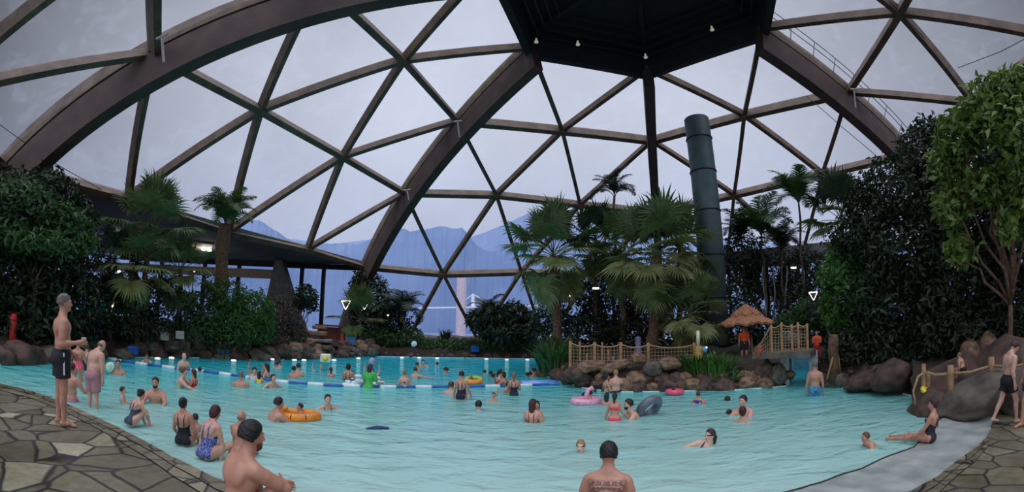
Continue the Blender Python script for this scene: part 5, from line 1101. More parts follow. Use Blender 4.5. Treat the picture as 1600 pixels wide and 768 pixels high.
wr, hd, pn = tinf['hands'][1]; g = MB(); R3 = frame(np.array([0, 1, 0]), hd); g.torus(wr + hd * -.0, .035, .009, 20, 8, M=R3); g.build('wristband', M_black, tat, True)
# middle water, left
P(376, 604, 579, 'water', 5, 'heavy-set man with shaved head seen from behind near the lane rope', H=1.78, pose='wade', fat=1.35, skinc=S3, hair='crop', hairc=GRY)
P(398, 588, 561, 'water', 200, 'person throwing both arms up behind the family group', H=1.6, pose='arms_up', skinc=S3, hairc=BR, extra=dict(ua=((.25, .1, 1), (-.5, .1, .5))))
P(397, 592, 573, 'water', 160, 'person in a dark cap at the left of the family group', H=1.5, pose='wade', skinc=S2, hairc=DK, wear=[('cap', NAVY), ('vest', WHT)])
P(405, 597, 579, 'water', 10, 'long-haired girl in a yellow top in the family group', H=1.3, sex='f', child=True, pose='wade', skinc=S3, hair='long', hairc=DK, wear=[('vest', YLB)])
P(416, 590, 567, 'water', -70, 'long-haired woman in a black bikini standing in the family group', H=1.65, sex='f', pose='hold', skinc=S2, hair='long', hairc=DK, wear=[('bikini', BLK)])
P(424, 605, 583, 'water', 150, 'dark-haired woman lowest in the water at the right of the family group', H=1.6, sex='f', pose='float_up', skinc=S2, hair='wetlong', hairc=DK)
P(430, 575, 564, 'water', 40, 'left one of two swimmers far out behind the family group', H=1.6, pose='float_up', skinc=S3, hairc=BR)
P(438, 573, 562, 'water', -60, 'right one of two swimmers far out behind the family group', H=1.6, pose='float_up', skinc=S2, hairc=DK)
P(459, 590, 571, 'water', 30, 'front bather of the close pair between family group and lone girl', H=1.6, pose='wade', skinc=S3, hairc=DK)
P(466, 588, 567, 'water', -30, 'rear bather of the close pair between family group and lone girl', H=1.72, pose='wade', skinc=S4, hairc=DK)
P(502, 578, 565, 'water', 180, 'splashing swimmer under the yellow and white cube', H=1.6, pose='arms_up', skinc=S4, hair='bald', hairc=BLD, extra=dict(ua=((.8, .1, .4), (-.8, .1, .4))))
P(517, 588, 573, 'water', 0, 'lone girl with a dark ponytail left of the woman in black', H=1.35, sex='f', child=True, pose='wade', skinc=S3, hair='pony', hairc=DK)
P(544, 594, 567, 'water', 8, 'woman in a low-backed black swimsuit with curly dark hair', H=1.68, sex='f', pose='hold', skinc=S3, hair='bob', hairc=DK, wear=[('onepiece', BLK, .12)])
P(551, 592, 578, 'water', 180, 'small child held by the woman in the low-backed black swimsuit', H=.85, child=True, pose='arms_out', skinc=S3, hairc=DK)
P(577, 605, 568, 'water', 25, 'woman in a green shirt with long dark red hair behind the lane rope', H=1.68, sex='f', pose='reach', skinc=S2, hair='long', hairc=AUB, wear=[('shirt', GREEN)], extra=dict(ua=((.3, .5, -.9), (-.3, .5, -.9)), fa=((.3, 1, .15), (-.3, 1, .1))))
thr, ti, ts, tf_, td2 = P(581, 586, 564, 'water', 175, 'bather holding a clear ball overhead behind the woman in green', H=1.8, pose='arms_up', skinc=S2, hair='short', hairc=BR, extra=dict(ua=((.5, .1, 1), (-.5, .1, 1)), fa=((-.05, 0, 1), (.05, 0, 1))))
P(632, 605, 577, 'water', 3, 'blonde woman in a black bikini seen from behind at the lane rope', fixH=True, H=1.66, sex='f', pose='wade', fat=1.2, skinc=S2, hair='bun', hairc=BLD, wear=[('bikini', BLK)])
P(649, 590, 573, 'water', 20, 'bather in a dark bikini stretching one arm to the right', H=1.6, sex='f', pose='wade', skinc=S2, hair='short', hairc=BR, wear=[('bikini', BLK)], extra=dict(ua=((1, .2, -.2), (-.3, .1, -1)), fa=((1, .1, 0), (-.2, .6, -.6))))
P(652, 579, 565, 'water', 60, 'bather behind the one stretching an arm', H=1.6, pose='wade', skinc=S3, hairc=BR)
P(661, 572, 561, 'water', 180, 'far swimmer nearest the small bright shore lights', H=1.7, pose='float_up', skinc=S2, hairc=DK)
P(682, 571, 565, 'water', 20, 'lone far swimmer with only the dark head showing', H=1.6, pose='float_up', skinc=S3, hairc=DK)
P(693, 582, 573, 'water', 60, 'fair-haired one of two far heads side by side', H=1.6, pose='float_up', skinc=S3, hairc=BR)
P(701, 582, 574, 'water', -60, 'black-haired one of two far heads side by side', H=1.6, pose='float_up', skinc=S3, hairc=DK)
P(702, 614, 596, 'water', 30, 'bearded man low in the water left of the woman in navy', H=1.76, pose='float_up', skinc=S2, hair='short', hairc=(90, 56, 38), beard=(80, 50, 34))
P(721, 624, 579, 'water', 20, 'sturdy woman in a navy swimsuit with cropped dark hair', fixH=True, H=1.68, sex='f', pose='hold', fat=1.15, skinc=S3, hair='short', hairc=DK, wear=[('onepiece', NAVY, .2)], extra=dict(ua=((.3, .35, -1), (-.3, .1, -1)), fa=((.1, .5, -.9), (-.2, .2, -1))))
P(736, 600, 586, 'water', -20, 'child lying in the green and orange ring', H=.95, child=True, pose='arms_out', skinc=S3, hairc=(190, 110, 70))
P(753, 616, 601, 'water', 185, 'bald man lying back in the water beside the woman in navy', H=1.75, pose='float_up', skinc=S4, hair='crop', hairc=GRY, extra=dict(lean=(0, -.9, .6), look=(0, -.3, 1), headup=(0, -1, -.2), neck=(0, -.6, .6)))
P(771, 626, 612, 'water', 190, 'child with orange armbands floating in front of the bald man', H=1.0, child=True, pose='arms_out', skinc=S3, hairc=BR, wear=[('armbands', ORB)])
P(747, 641, 626, 'water', 5, 'dark-haired swimmer seen from behind with only head above water', H=1.7, pose='float_up', skinc=S2, hairc=DK)
P(757, 585, 577, 'water', 0, 'pale-faced far swimmer left of two dark heads', H=1.6, pose='float_up', skinc=S2, hairc=BR)
P(766, 586, 579, 'water', 10, 'upper one of two dark heads near the woman in the red top', H=1.6, pose='float_up', skinc=S5, hairc=DK)
P(769, 592, 583, 'water', 20, 'lower one of two dark heads near the woman in the red top', H=1.6, pose='float_up', skinc=S5, hairc=DK)
P(779, 600, 576, 'water', 80, 'woman in a red top leaning to the right', H=1.66, sex='f', pose='reach', skinc=S2, hair='pony', hairc=DK, wear=[('onepiece', RED)])
P(789, 602, 580, 'water', -70, 'dark-haired woman facing the woman in the red top', H=1.64, sex='f', pose='reach', skinc=S3, hair='bob', hairc=DK, wear=[('onepiece', BLK)])
P(792, 613, 597, 'water', -30, 'small dark-haired child at the side of the fair woman in navy', H=1.05, child=True, pose='wade', skinc=S3, hairc=DK)
P(803, 617, 581, 'water', 4, 'fair-haired woman in a keyhole-backed navy swimsuit', fixH=True, H=1.68, sex='f', pose='hold', skinc=S3, hair='pony', hairc=(150, 104, 66), wear=[('onepiece', NAVY, .3)])
P(821, 588, 581, 'water', 60, 'dark head at the left of the trio by the island tip', H=1.6, pose='float_up', skinc=S5, hairc=DK)
P(828, 587, 580, 'water', 20, 'middle bather of the trio by the island tip', H=1.6, pose='float_up', skinc=S3, hairc=DK)
P(834, 588, 574, 'water', -60, 'tallest bather of the trio by the island tip', H=1.72, pose='wade', skinc=S3, hairc=DK)
P(832, 659, 622, 'water', 15, 'long-haired girl standing in mid-pool with a child clinging to her', H=1.5, sex='f', pose='hold', skinc=S2, hair='long', hairc=AUB, wear=[('onepiece', DREDT, .15)])
P(838, 657, 625, 'water', 190, 'dark-haired child embraced by the girl in mid-pool', H=1.35, child=True, sex='f', pose='hold', skinc=S3, hair='long', hairc=DK)
P(430, 656, 620, 'water', 60, 'dark-haired man pushing the orange animal ring', H=1.76, pose='reach', skinc=S3, hair='short', hairc=DK, fat=1.05, extra=dict(lean=(0, .3, 1)))
P(469, 650, 629, 'water', -100, 'small child sitting in the orange animal ring', H=.85, child=True, pose='arms_out', skinc=S3, hairc=DK)
P(511, 638, 614, 'water', 170, 'dark-haired woman swimming towards the camera', H=1.65, sex='f', pose='float_up', skinc=S2, hair='bun', hairc=DK, wear=[('onepiece', GREYB)])
# right half
P(913, 626, 612, 'water', 70, 'dark-haired child on the left of the pink float', H=1.1, child=True, pose='arms_out', skinc=S3, hairc=DK)
P(922, 627, 609, 'water', -60, 'dark-haired child on the right of the pink float', H=1.1, child=True, pose='arms_out', skinc=S3, hairc=DK)
P(948, 612, 583, 'water', 70, 'woman in a black bikini hugging the man below the island wall', fixH=True, H=1.66, sex='f', pose='hold', fat=1.1, skinc=S3, hair='bob', hairc=DK, wear=[('bikini', BLK)])
P(962, 612, 577, 'water', -20, 'broad fair man hugging the woman below the island wall', fixH=True, H=1.82, pose='wade', fat=1.25, skinc=S2, hair='crop', hairc=BLD, wear=[('shorts', BLK)])
P(948, 632, 612, 'water', 10, 'dark-haired girl just left of the girl in the coral bikini', H=1.3, child=True, sex='f', pose='hold', skinc=S3, hair='long', hairc=DK)
P(960, 656, 613, 'water', 8, 'girl in a coral pink bikini seen from behind', fixH=True, H=1.36, child=True, sex='f', pose='hold', skinc=S3, hair='pony', hairc=DK, wear=[('bikini', CORAL)], extra=dict(ua=((.35, .2, -1), (-.35, .1, -1)), fa=((.6, .5, -.5), (-.3, .3, -1))))
P(990, 652, 622, 'water', -110, 'man with a moustache holding the grey swim ring', H=1.76, pose='reach', skinc=S2, hair='short', hairc=DK, beard=(40, 28, 24), fat=1.05, extra=dict(lean=(0, .45, 1)))
P(1053, 616, 603, 'water', 60, 'small child in the bright pink ring', H=.9, child=True, pose='arms_out', skinc=S2, hairc=BR)
P(1091, 629, 611, 'water', 20, 'child with a blue top and orange armbands at the right of the island', H=1.05, child=True, pose='arms_out', skinc=S3, hair='short', hairc=BR, wear=[('vest', clothm((50, 40, 130))), ('armbands', ORB)])
P(909, 703, 684, 'water', 190, 'blond boy with dark goggles and a blue shoulder strap', H=1.7, child=True, pose='float_up', skinc=S4, hair='short', hairc=BLD, vox=.01, wear=[('goggles', M_black), ('vest', NAVY)])
P(1092, 696, 670, 'water', 175, 'girl with goggles on her forehead lying on the water', H=1.8, sex='f', child=True, pose='float_up', skinc=S4, hair='pony', hairc=(52, 34, 26), vox=.01, wear=[('onepiece', clothm((22, 34, 44))), ('goggles', M_black)],
  extra=dict(lean=(-.7, -.1, .66), th=((1, .0, -.02), (1, .1, -.06)), sh=((1, .0, -.0), (1, .1, -.0)), ft=((1, 0, .1), (1, 0, .1)), look=(.8, .6, 0), neck=(.3, 0, 1), ua=((.5, .2, -1), (-.5, .2, -1)), fa=((.2, .6, -.6), (-.2, .6, -.6))))
P(1163, 648, 616, 'water', -150, 'dark-haired man facing left with a woman in front of him', H=1.76, pose='reach', skinc=S2, hair='short', hairc=DK)
P(1160, 658, 634, 'water', 4, 'woman with black shoulder straps in front of the dark-haired man', H=1.66, sex='f', pose='arms_out', skinc=S3, hair='bun', hairc=AUB, wear=[('onepiece', BLK, .24)])
P(1137, 625, 618, 'water', 30, 'face-down snorkelling swimmer left of the dark-haired man', H=1.5, pose='swim', skinc=S3, hairc=DK, wear=[('onepiece', GREYB)])
P(1140, 646, 639, 'water', 60, 'child swimming up to the woman with black shoulder straps', H=1.1, child=True, pose='swim', skinc=S3, hairc=DK, wear=[('vest', BLUSH)])
P(1273, 618, 564, 'water', -6, 'balding man in patterned blue shorts wading to the tunnel', fixH=True, H=1.78, pose='stand', skinc=S3, fat=1.08, hair='crop', hairc=GRY, wear=[('shorts', BLUSH, .7)])
P(1351, 698, 674, 'water', -120, 'toddler with yellow armbands leaning into the water', H=1.15, child=True, pose='swim', skinc=S3, hair='short', hairc=(120, 72, 44), vox=.01, wear=[('armbands', YLB)], extra=dict(lean=(0, 1, .55)))
P(1452, 690, 622, 'seat', -75, 'woman in a dark swimsuit sitting on the beach shelf, legs stretched out', H=1.7, z0=.04, sex='f', pose='edge', fat=1.12, skinc=S3, hair='bun', hairc=(58, 34, 26), vox=.009, wear=[('onepiece', clothm((34, 30, 48)), .24)],
  extra=dict(lean=(0, -.12, 1), th=((.1, 1, -.05), (-.02, 1, -.05)), sh=((0, 1, -.12), (0, 1, -.12)), ua=((.15, .25, -1), (-.15, .4, -1)), fa=((0, .6, -.8), (0, .7, -.7)), look=(-.25, 1, -.05)))
P(1574, 661, 533, 'feet', 55, 'slim young man in black swim shorts walking off to the right', H=1.72, z0=.06, pose='stand', skinc=S4, hair='short', hairc=BR, vox=.009, wear=[('shorts', BLK, .55)],
  extra=dict(lean=(0, .12, 1), look=(0, 1, -.7), headup=(0, .6, 1), neck=(0, .6, 1), th=((.05, .35, -1), (-.03, -.3, -1)), sh=((0, .05, -1), (0, -.55, -1)), ua=((.15, -.2, -1), (-.2, .1, -1)), fa=((.05, .3, -1), (0, .4, -1))))
P(1613, 664, 520, 'feet', -140, 'bather striding in at the right edge of the picture, only a leg showing', H=1.7, z0=.06, pose='stand', skinc=S3, hair='short', hairc=DK, wear=[('shorts', NAVY, .6)], extra=dict(th=((.05, .4, -1), (-.05, -.2, -1)), sh=((0, .15, -1), (0, -.4, -1))))
P(1505, 580, 550, 'seat', -60, 'pale bather sitting among the boulders behind the log railing', H=1.7, z0=.85, pose='edge', skinc=S3, hair='crop', hairc=GRY, wear=[('trunks', BLK)], extra=dict(lean=(0, .4, 1)))
# staff
P(1163, 565, 509, 'feet', 170, 'lifeguard in an orange shirt and black shorts under the thatched parasol', H=1.75, z0=.62, pose='stand', skinc=S3, hairc=BR, wear=[('shirt', ORANGE), ('shorts', BLK, .75)], vox=.015)
P(1277, 566, 516, 'feet', 185, 'lifeguard in an orange top and red trousers right of the rope bridge', H=1.75, z0=.75, pose='hold', skinc=S3, hairc=BR, wear=[('shirt', ORANGE), ('trousers', RED)], vox=.015)
P(941, 548, 510, 'feet', 30, 'figure in an orange top among the palms behind the rope fence', H=1.7, z0=.95, pose='wade', skinc=S5, hairc=DK, wear=[('shirt', clothm((190, 92, 50))), ('trousers', NAVY)], vox=.017)
for l in LOG: print('PERSON', *l)

# ---------------- things in and on the water ----------------
def at(px, py, z=0.0): return PZ(px, py, z)
# lane rope: one rope threading long blue and white floats
rp = [(172, 562), (190, 565), (220, 569), (250, 573), (310, 580), (350, 585), (400, 592), (450, 598), (520, 603), (600, 605), (700, 605), (780, 604), (838, 602), (872, 601)]
C = np.array([at(*q) for q in rp]); t = np.r_[0, np.cumsum(np.linalg.norm(np.diff(C, axis=0), axis=1))]
def onrope(s): return np.array([np.interp(s, t, C[:, i]) for i in range(3)])
o = empty('lane_rope', onrope(t[-1] / 2)); tag(o, 'lane rope with blue and white floats across the pool', 'lane rope'); base = np.array(o.location)
g = MB(); g.tube([onrope(s) - base + [0, 0, .02] for s in np.linspace(0, t[-1], 60)], .02, 5); g.build('rope', M_blue, o)
fw = MB(); fw.lathe([(0, -.3), (.06, -.3), (.075, -.27), (.075, .27), (.06, .3), (0, .3)], n=14); fwm = fw.mesh('float', M_white, True); fb = MB(); fb.lathe([(0, -.34), (.05, -.34), (.062, -.31), (.062, .31), (.05, .34), (0, .34)], n=14); fbm = fb.mesh('float', M_blue, True)
s = .35; k = 0
while s < t[-1] - .3:
    q = onrope(s); u = onrope(s + .05) - q; f = link('float', fwm if k % 2 == 0 else fbm, o, q - base + [0, 0, .03]); f.rotation_mode = 'QUATERNION'; f.rotation_quaternion = Vector(u).to_track_quat('Z', 'Y'); s += .68; k += 1
def ball(px, py, d, r, m1, m2, name, label, parent=None):
    c = PD(px, py, d); o = MB().ball((0, 0, 0), r, 24, 16).build(name, m1, None, True, c); tag(o, label, 'ball')
    g = MB(); g.torus((0, 0, 0), r * .97, r * .12, 32, 6, M=np.array(Matrix.Rotation(1.2, 3, 'X'))); g.build('stripe', m2, o, True); return o
dm = math.hypot(*at(184, 585)[:2]); ball(172, 573, dm, .17, mat('pale_green_vinyl', (196, 224, 190), .3), M_white, 'beach_ball', 'pale green beach ball left of the man in the water')
ball(647, 537, 33, .21, M_white, mat('grey_vinyl', (150, 150, 170), .4), 'volleyball', 'white ball flying in front of the hedge')
hb_ = [local_to_world(thr, a + b * .1) for a, b, c_ in ti['hands']]; hm_ = (hb_[0] + hb_[1]) / 2
o = MB().ball((0, 0, 0), .2, 24, 16).build('clear_beach_ball', mat('clear_vinyl', (150, 156, 176), .15), None, True, hm_ + [0, 0, .04]); tag(o, 'clear grey beach ball held overhead by the bather behind the woman in green', 'ball')
c = PD(509, 559, math.hypot(*at(502, 578)[:2])); o = empty('inflatable_cube', c, .4); tag(o, 'yellow and white inflatable cube above the splashing swimmer', 'inflatable cube')
g = MB(); g.box((0, 0, 0), (.55, .5, .42)); b = g.build('cushion', mat('cream_vinyl', (236, 228, 196), .4), o); bv = b.modifiers.new('bevel', 'BEVEL'); bv.width = .1; bv.segments = 4
g = MB(); g.ball((.0, -.2, -.03), (.16, .14, .13)); g.build('yellow_spot', M_yel, o, True)
def ring(px, py, R, r, m, name, label, tilt=0, sx=1, sy=1, rz=0, z=0.05, m2=None):
    c = at(px, py); o = MB().torus((0, 0, 0), R, r, 40, 14, sx=sx, sy=sy).build(name, m, None, True, (c[0], c[1], z)); o.rotation_euler = (tilt, 0, rz); return tag(o, label, 'swim ring')
# orange animal ring with two ears, stripes and a printed panel
c = at(467, 653); o = empty('animal_swim_ring', (c[0], c[1], .07), .3); o.scale = (.8,) * 3; tag(o, 'orange tiger-patterned swim ring with small round ears around the child', 'swim ring')
MO = mat('orange_vinyl', (234, 150, 36), .35, (220, 120, 24), scale=5)
MB().torus((0, 0, 0), .42, .13, 40, 14, sx=1.25).build('tube', MO, o, True)
for sx_ in (-.1, .1): g = MB(); g.ball((-.42 + 0, sx_ * 1.3, .17), (.07, .05, .07)); g.build('ear', MO, o, True)
g = MB(); g.ball((-.5, 0, .1), (.14, .17, .13)); g.build('head', mat('yellow_vinyl', (240, 180, 50), .35), o, True)
for k in range(9):
    a = k * .7 + .3; q = np.array([math.cos(a) * .42 * 1.25, math.sin(a) * .42, 0]); u = np.array([math.cos(a), math.sin(a), 0]); g = MB(); g.tube([q + u * .06 + [0, 0, .118], q + u * .125 + [0, 0, .06], q + u * .134 + [0, 0, -.02]], [.012, .018, .01], 5); g.build('stripe', mat('brown_print', (60, 34, 20), .5), o, True)
g = MB(); g.box((.36, -.40, .07), (.22, .02, .09), rz=.35); g.build('label', mat('white_print', (230, 226, 230), .4, (70, 60, 120), scale=26, lo=.5, hi=.56), o)
# green and orange ring
ring(740, 601, .3, .1, mat('lime_vinyl', (150, 190, 60), .35, (240, 140, 50), scale=1.6, lo=.48, hi=.52), 'swim_ring', 'green and orange swim ring held by the woman in navy', z=.2, tilt=.2)
# pink animal float with a raised neck
c = at(916, 629); o = empty('pink_float', (c[0], c[1], .06), .2); o.scale = (.8,) * 3; tag(o, 'pink bird-shaped float carrying two children', 'float'); MP = mat('pink_vinyl', (240, 168, 190), .35)
MB().torus((0, 0, 0), .40, .14, 40, 14, sx=1.2).build('tube', MP, o, True)
g = MB(); g.tube([(-.1, -.3, .05), (-.12, -.36, .3), (-.05, -.38, .5), (.08, -.4, .56), (.16, -.42, .48)], [.12, .085, .075, .085, .04], 12); g.build('neck', MP, o, True)
g = MB(); g.tube([(.14, -.42, .49), (.22, -.43, .42), (.23, -.43, .37)], [.05, .035, .012], 10); g.build('beak', M_black, o, True)
ring(1014, 648, .29, .115, mat('smoke_grey_vinyl', (84, 88, 96), .28, (104, 108, 116), scale=2), 'swim_ring', 'big grey swim ring tilted up behind the man with the moustache', tilt=-.95, rz=.5, z=.2)
ring(1054, 616, .24, .09, mat('hot_pink_vinyl', (244, 90, 120), .35), 'swim_ring', 'bright pink swim ring around the small child', z=.1)
# blue air mattress
c = at(845, 601); g = MB()
for k in range(5): g.tube([(-.75, -.3 + k * .15, 0), (.75, -.3 + k * .15, 0)], .085, 10)
o = g.build('air_mattress', mat('clear_blue_vinyl', (150, 186, 232), .2, (96, 146, 216), scale=2), None, True, at(843, 600) + [0, 0, .06]); o.rotation_euler = (0, 0, .15); tag(o, 'blue air mattress floating at the island tip', 'air mattress')
# flipper-like dark swimmer toys
for px, py, lb in ((586, 670, 'dark blue diving toy with fins floating in mid-pool'),):
    o = empty('diving_fins', at(px, py) + [0, 0, .03], .3); o.scale = (.7,) * 3; tag(o, lb, 'diving fins'); mF = mat('fin_blue', (24, 60, 108), .4)
    for k, rz in ((0, .2), (1, -.35)):
        g = MB(); g.add([(-.3, -.02, 0), (-.12, -.05, .03), (.2, -.11, .01), (.27, 0, .0), (.2, .11, .01), (-.12, .05, .03), (-.3, .02, 0)] + [(-.3, -.02, -.03), (-.12, -.05, -.03), (.2, -.11, -.02), (.27, 0, -.02), (.2, .11, -.02), (-.12, .05, -.03), (-.3, .02, -.03)], [tuple(range(7)), tuple(range(13, 6, -1))] + [(i, i + 7, (i + 1) % 7 + 7, (i + 1) % 7) for i in range(7)])
        f = g.build('fin', mF, o); f.location = (k * .2, k * .12, 0); f.rotation_euler = (0, 0, rz)
# white lights along the far pool edge
for px, py, lb in [(628, 558, 'brightest'), (655, 558, ''), (683, 559, ''), (760, 560, ''), (792, 561, ''), (824, 561, ''), (425, 561, ''), (460, 562, ''), (475, 562, ''), (522, 562, ''), (560, 559, ''), (246, 560, ''), (268, 559, ''), (365, 563, '')]:
    c = at(px, py + 2); g = MB(); g.lathe([(0, 0), (.13, 0), (.15, .04), (.13, .09), (0, .11)], n=14); o = g.build('pool_edge_light', M_float, None, True, (c[0], c[1], .03)); tag(o, 'small round white light at the far pool edge', 'pool light', 'white lights along the far pool edge')

# ---------------- island and shore furniture ----------------
def log_post(P, h, r=.06, name='post', parent=None, m=M_post):
    g = MB(); n = 6; z = np.linspace(-.25, h, n); g.tube(np.c_[np.zeros(n), np.zeros(n), z], r * (1 + .06 * np.sin(np.arange(n) * 2.3)), 10); return g.build(name, m, parent, True, P)
def net(a, b, zlo, zhi, parent, name='net', cell=.13, m=None):
    """knotted rope mesh between two posts"""
    g = MB(); L = np.linalg.norm((b - a)[:2]); n = max(2, int(L / cell)); k = max(2, int((zhi - zlo) / cell)); u = (b - a) / n
    for i in range(n + 1):
        p = a + u * i; g.tube([p + [0, 0, zlo], p + [.01 * math.sin(i), 0, (zlo + zhi) / 2], p + [0, 0, zhi]], .008, 4, False)
    for j in range(k + 1): z = zlo + (zhi - zlo) * j / k; g.tube([a + [0, 0, z], (a + b) / 2 + [0, 0, z - .02], b + [0, 0, z]], .008, 4, False)
    return g.build(name, m or M_rope, parent)
fp = [(891, 584, 532), (929, 585, 534), (970, 582, 534), (1013, 580, 535), (1085, 578, 535)]
pts = [PD(x, yb, 18.4 - .3 * (i in (1, 2, 3))) for i, (x, yb, yt) in enumerate(fp)]
o = empty('rope_fence', (pts[2][0], pts[2][1], .75)); tag(o, 'rope fence with peeled log posts and netting on the island wall', 'fence'); fb_ = np.array(o.location)
tops = []
for (x, yb, yt), q in zip(fp, pts):
    q = np.array([q[0], q[1], .6]); top = PD(x, yt, math.hypot(q[0], q[1])); log_post(q - fb_, top[2] - q[2], .065, parent=o); tops.append(np.array([q[0], q[1], top[2]]))
for a, b in zip(tops, tops[1:]):
    s_ = np.linspace(0, 1, 9)[:, None]; cv = a * (1 - s_) + b * s_ - np.array([[0, 0, 1]]) * (.12 * 4 * s_ * (1 - s_)) - [0, 0, .08] - fb_; g = MB(); g.tube(cv, .025, 7); g.build('hand_rope', M_rope, o, True)
    aa, bb = a - fb_, b - fb_; net(np.array([aa[0], aa[1], 0]), np.array([bb[0], bb[1], 0]), .05, min(aa[2], bb[2]) - .18, o)
for x, yb, yt in [(906, 572, 533), (941, 572, 534), (951, 575, 545), (917, 574, 552), (958, 574, 556)]:
    q = PD(x, yb, 20.3); t_ = PD(x, yt, 20.3); p_ = log_post(np.array([q[0], q[1], .7]), t_[2] - .7, .045); tag(p_, 'rear log post of the island path, behind the rope fence', 'post', 'rear posts of the island path')
q = PD(1091, 556, 18.0); q[2] = .8; o = empty('marker_post', q); tag(o, 'cream marker post with yellow foot at the end of the rope fence', 'marker post'); zt = PD(1091, 516, 18.0)[2] - .8
g = MB(); g.tube([(0, 0, .75), (0, 0, zt)], .07, 12); g.build('marker', mat('cream_paint', (226, 216, 190), .6), o, True); g = MB(); g.box((0, 0, .35), (.28, .22, .8)); g.build('foot_block', mat('ochre_wood', (196, 160, 84), .7), o)
q = PD(1101, 548, 17.8); o = empty('blue_lantern', (q[0], q[1], .85)); tag(o, 'small blue lantern with a white light in the strap-leaved plants', 'lantern'); g = MB(); g.tube([(0, 0, 0), (0, 0, q[2] - .85)], .025, 8); g.build('stake', M_steel, o)
MB().ball((0, 0, q[2] - .8), (.11, .11, .13)).build('body', mat('pale_blue_enamel', (110, 160, 196), .3), o, True); MB().ball((.05, -.05, q[2] - .72), .04).build('bulb', M_lampB, o, True)
q = PD(997, 540, 21.5); g = MB(); g.tube([(0, 0, 0), (0, 0, .9)], .13, 14); g.lathe([(0, .9), (.15, .9), (.15, .98), (0, 1.05)], n=14); o = g.build('bollard', mat('lilac_grey_paint', (132, 126, 160), .6), None, False, (q[0], q[1], .9)); tag(o, 'lilac-grey bollard behind the rope fence', 'bollard')
# thatched parasol
D = 22.0; c = PD(1167, 560, D); zt = PD(1165, 474, D)[2]; ze = PD(1165, 503, D)[2]; W2 = (PD(1208, 500, D) - PD(1122, 500, D)); rr_ = np.linalg.norm(W2[:2]) / 2
o = empty('thatched_parasol', (c[0], c[1], .6)); tag(o, 'thatched straw parasol on a wooden pole beside the lifeguard', 'parasol'); b0 = .6
g = MB(); g.tube([(0, 0, -.1), (0, 0, zt - b0 - .1)], .055, 10); g.build('pole', M_post, o, True); g = MB(); g.tube([(.28, .05, -.1), (.3, .05, 1.15)], .04, 8); g.build('side_post', M_post, o, True)
def thatch(r0, z0, r1, z1, n, seed):
    r = np.random.default_rng(seed); V = []; nn = 72; rings = 8
    for i in range(rings + 1):
        f = i / rings
        for j in range(nn):
            a = 2 * math.pi * j / nn; rad = r0 + (r1 - r0) * f * (1 + .05 * math.sin(j * 7.1) * f + .03 * r.normal() * f); z = z0 + (z1 - z0) * (f ** 1.05) + .03 * r.normal() * f - .06 * abs(math.sin(a * 4)) * f; V.append([rad * math.cos(a), rad * math.sin(a), z])
    F = [(i * nn + j, i * nn + (j + 1) % nn, (i + 1) * nn + (j + 1) % nn, (i + 1) * nn + j) for i in range(rings) for j in range(nn)]; k = len(V)
    V2 = [[v[0] * .97, v[1] * .97, v[2] - .09] for v in V]; F += [tuple(x + k for x in reversed(f)) for f in F]; F += [(rings * nn + j, rings * nn + (j + 1) % nn, k + rings * nn + (j + 1) % nn, k + rings * nn + j) for j in range(nn)]
    return V + V2, F
V, F = thatch(.35, zt - b0 - .38, rr_, ze - b0 - .02, 72, 1); obj('lower_thatch', V, F, M_thatch, o); V, F = thatch(.02, zt - b0, .72, zt - b0 - .46, 72, 2); obj('top_thatch', V, F, M_thatch, o)
g = MB()
for k in range(8): a = k * math.pi / 4; g.tube([(0, 0, zt - b0 - .25), (math.cos(a) * rr_ * .9, math.sin(a) * rr_ * .9, ze - b0 - .06)], .018, 5)
g.build('spokes', M_post, o)
def rescue_post(px, pyb, pyt, d, label, w=.13, z0=None):
    q = PD(px, pyb, d); t_ = PD(px, pyt, d); o = empty('rescue_buoy', q if z0 is None else (q[0], q[1], z0)); b_ = np.array(o.location); h = t_[2] - b_[2]; tag(o, label, 'rescue buoy')
    g = MB(); g.lathe([(0, 0), (w * .7, .0), (w, .08), (w, h - .12), (w * .6, h), (0, h)], n=16); g.build('body', M_red, o, True); g = MB(); g.torus((0, 0, h * .8), w * 1.02, .015, 20, 6); g.build('strap', M_black, o, True); return o
rescue_post(1187, 563, 538, 20.5, 'red rescue tube standing right of the thatched parasol', .12)
rescue_post(19, 540, 489, 19.5, 'tall red rescue tube at the left edge of the picture', .13)
q = PD(17, 546, 19.4); o = MB().box((0, 0, 0), (.8, .3, .12)).build('yellow_kickboard', M_yel, None, False, (q[0], q[1], q[2])); bv = o.modifiers.new('bevel', 'BEVEL'); bv.width = .05; bv.segments = 3; tag(o, 'yellow board at the foot of the left red rescue tube', 'board')
# net bridge over the tunnel
zd_ = 1.28; A_ = PD(1196, 552, 17.6); B_ = PD(1272, 552, 17.2)
o = empty('rope_bridge', ((A_[0] + B_[0]) / 2, (A_[1] + B_[1]) / 2, zd_)); tag(o, 'rope-netted footbridge over the white tunnel mouth', 'footbridge'); bb0 = np.array(o.location)
g = MB(); g.beam([A_[0], A_[1], zd_ - .12] - bb0, [B_[0], B_[1], zd_ - .12] - bb0, 1.6, .2, (0, 0, 1)); bd = g.build('walkway', M_rockC, o)
bp_ = [(1206, 552, 508), (1222, 550, 503), (1238, 550, 506), (1248, 550, 503), (1262, 548, 505)]; tops = []
for x, yb, yt in bp_:
    f = (x - 1206) / 56; q = PD(x, yb, 17.0 - .1 * f); t_ = PD(x, yt, 17.0 - .1 * f); p0 = np.array([q[0], q[1], zd_]); log_post(p0 - bb0, t_[2] - zd_, .05, parent=o); tops.append(np.array([q[0], q[1], t_[2]]) - bb0)
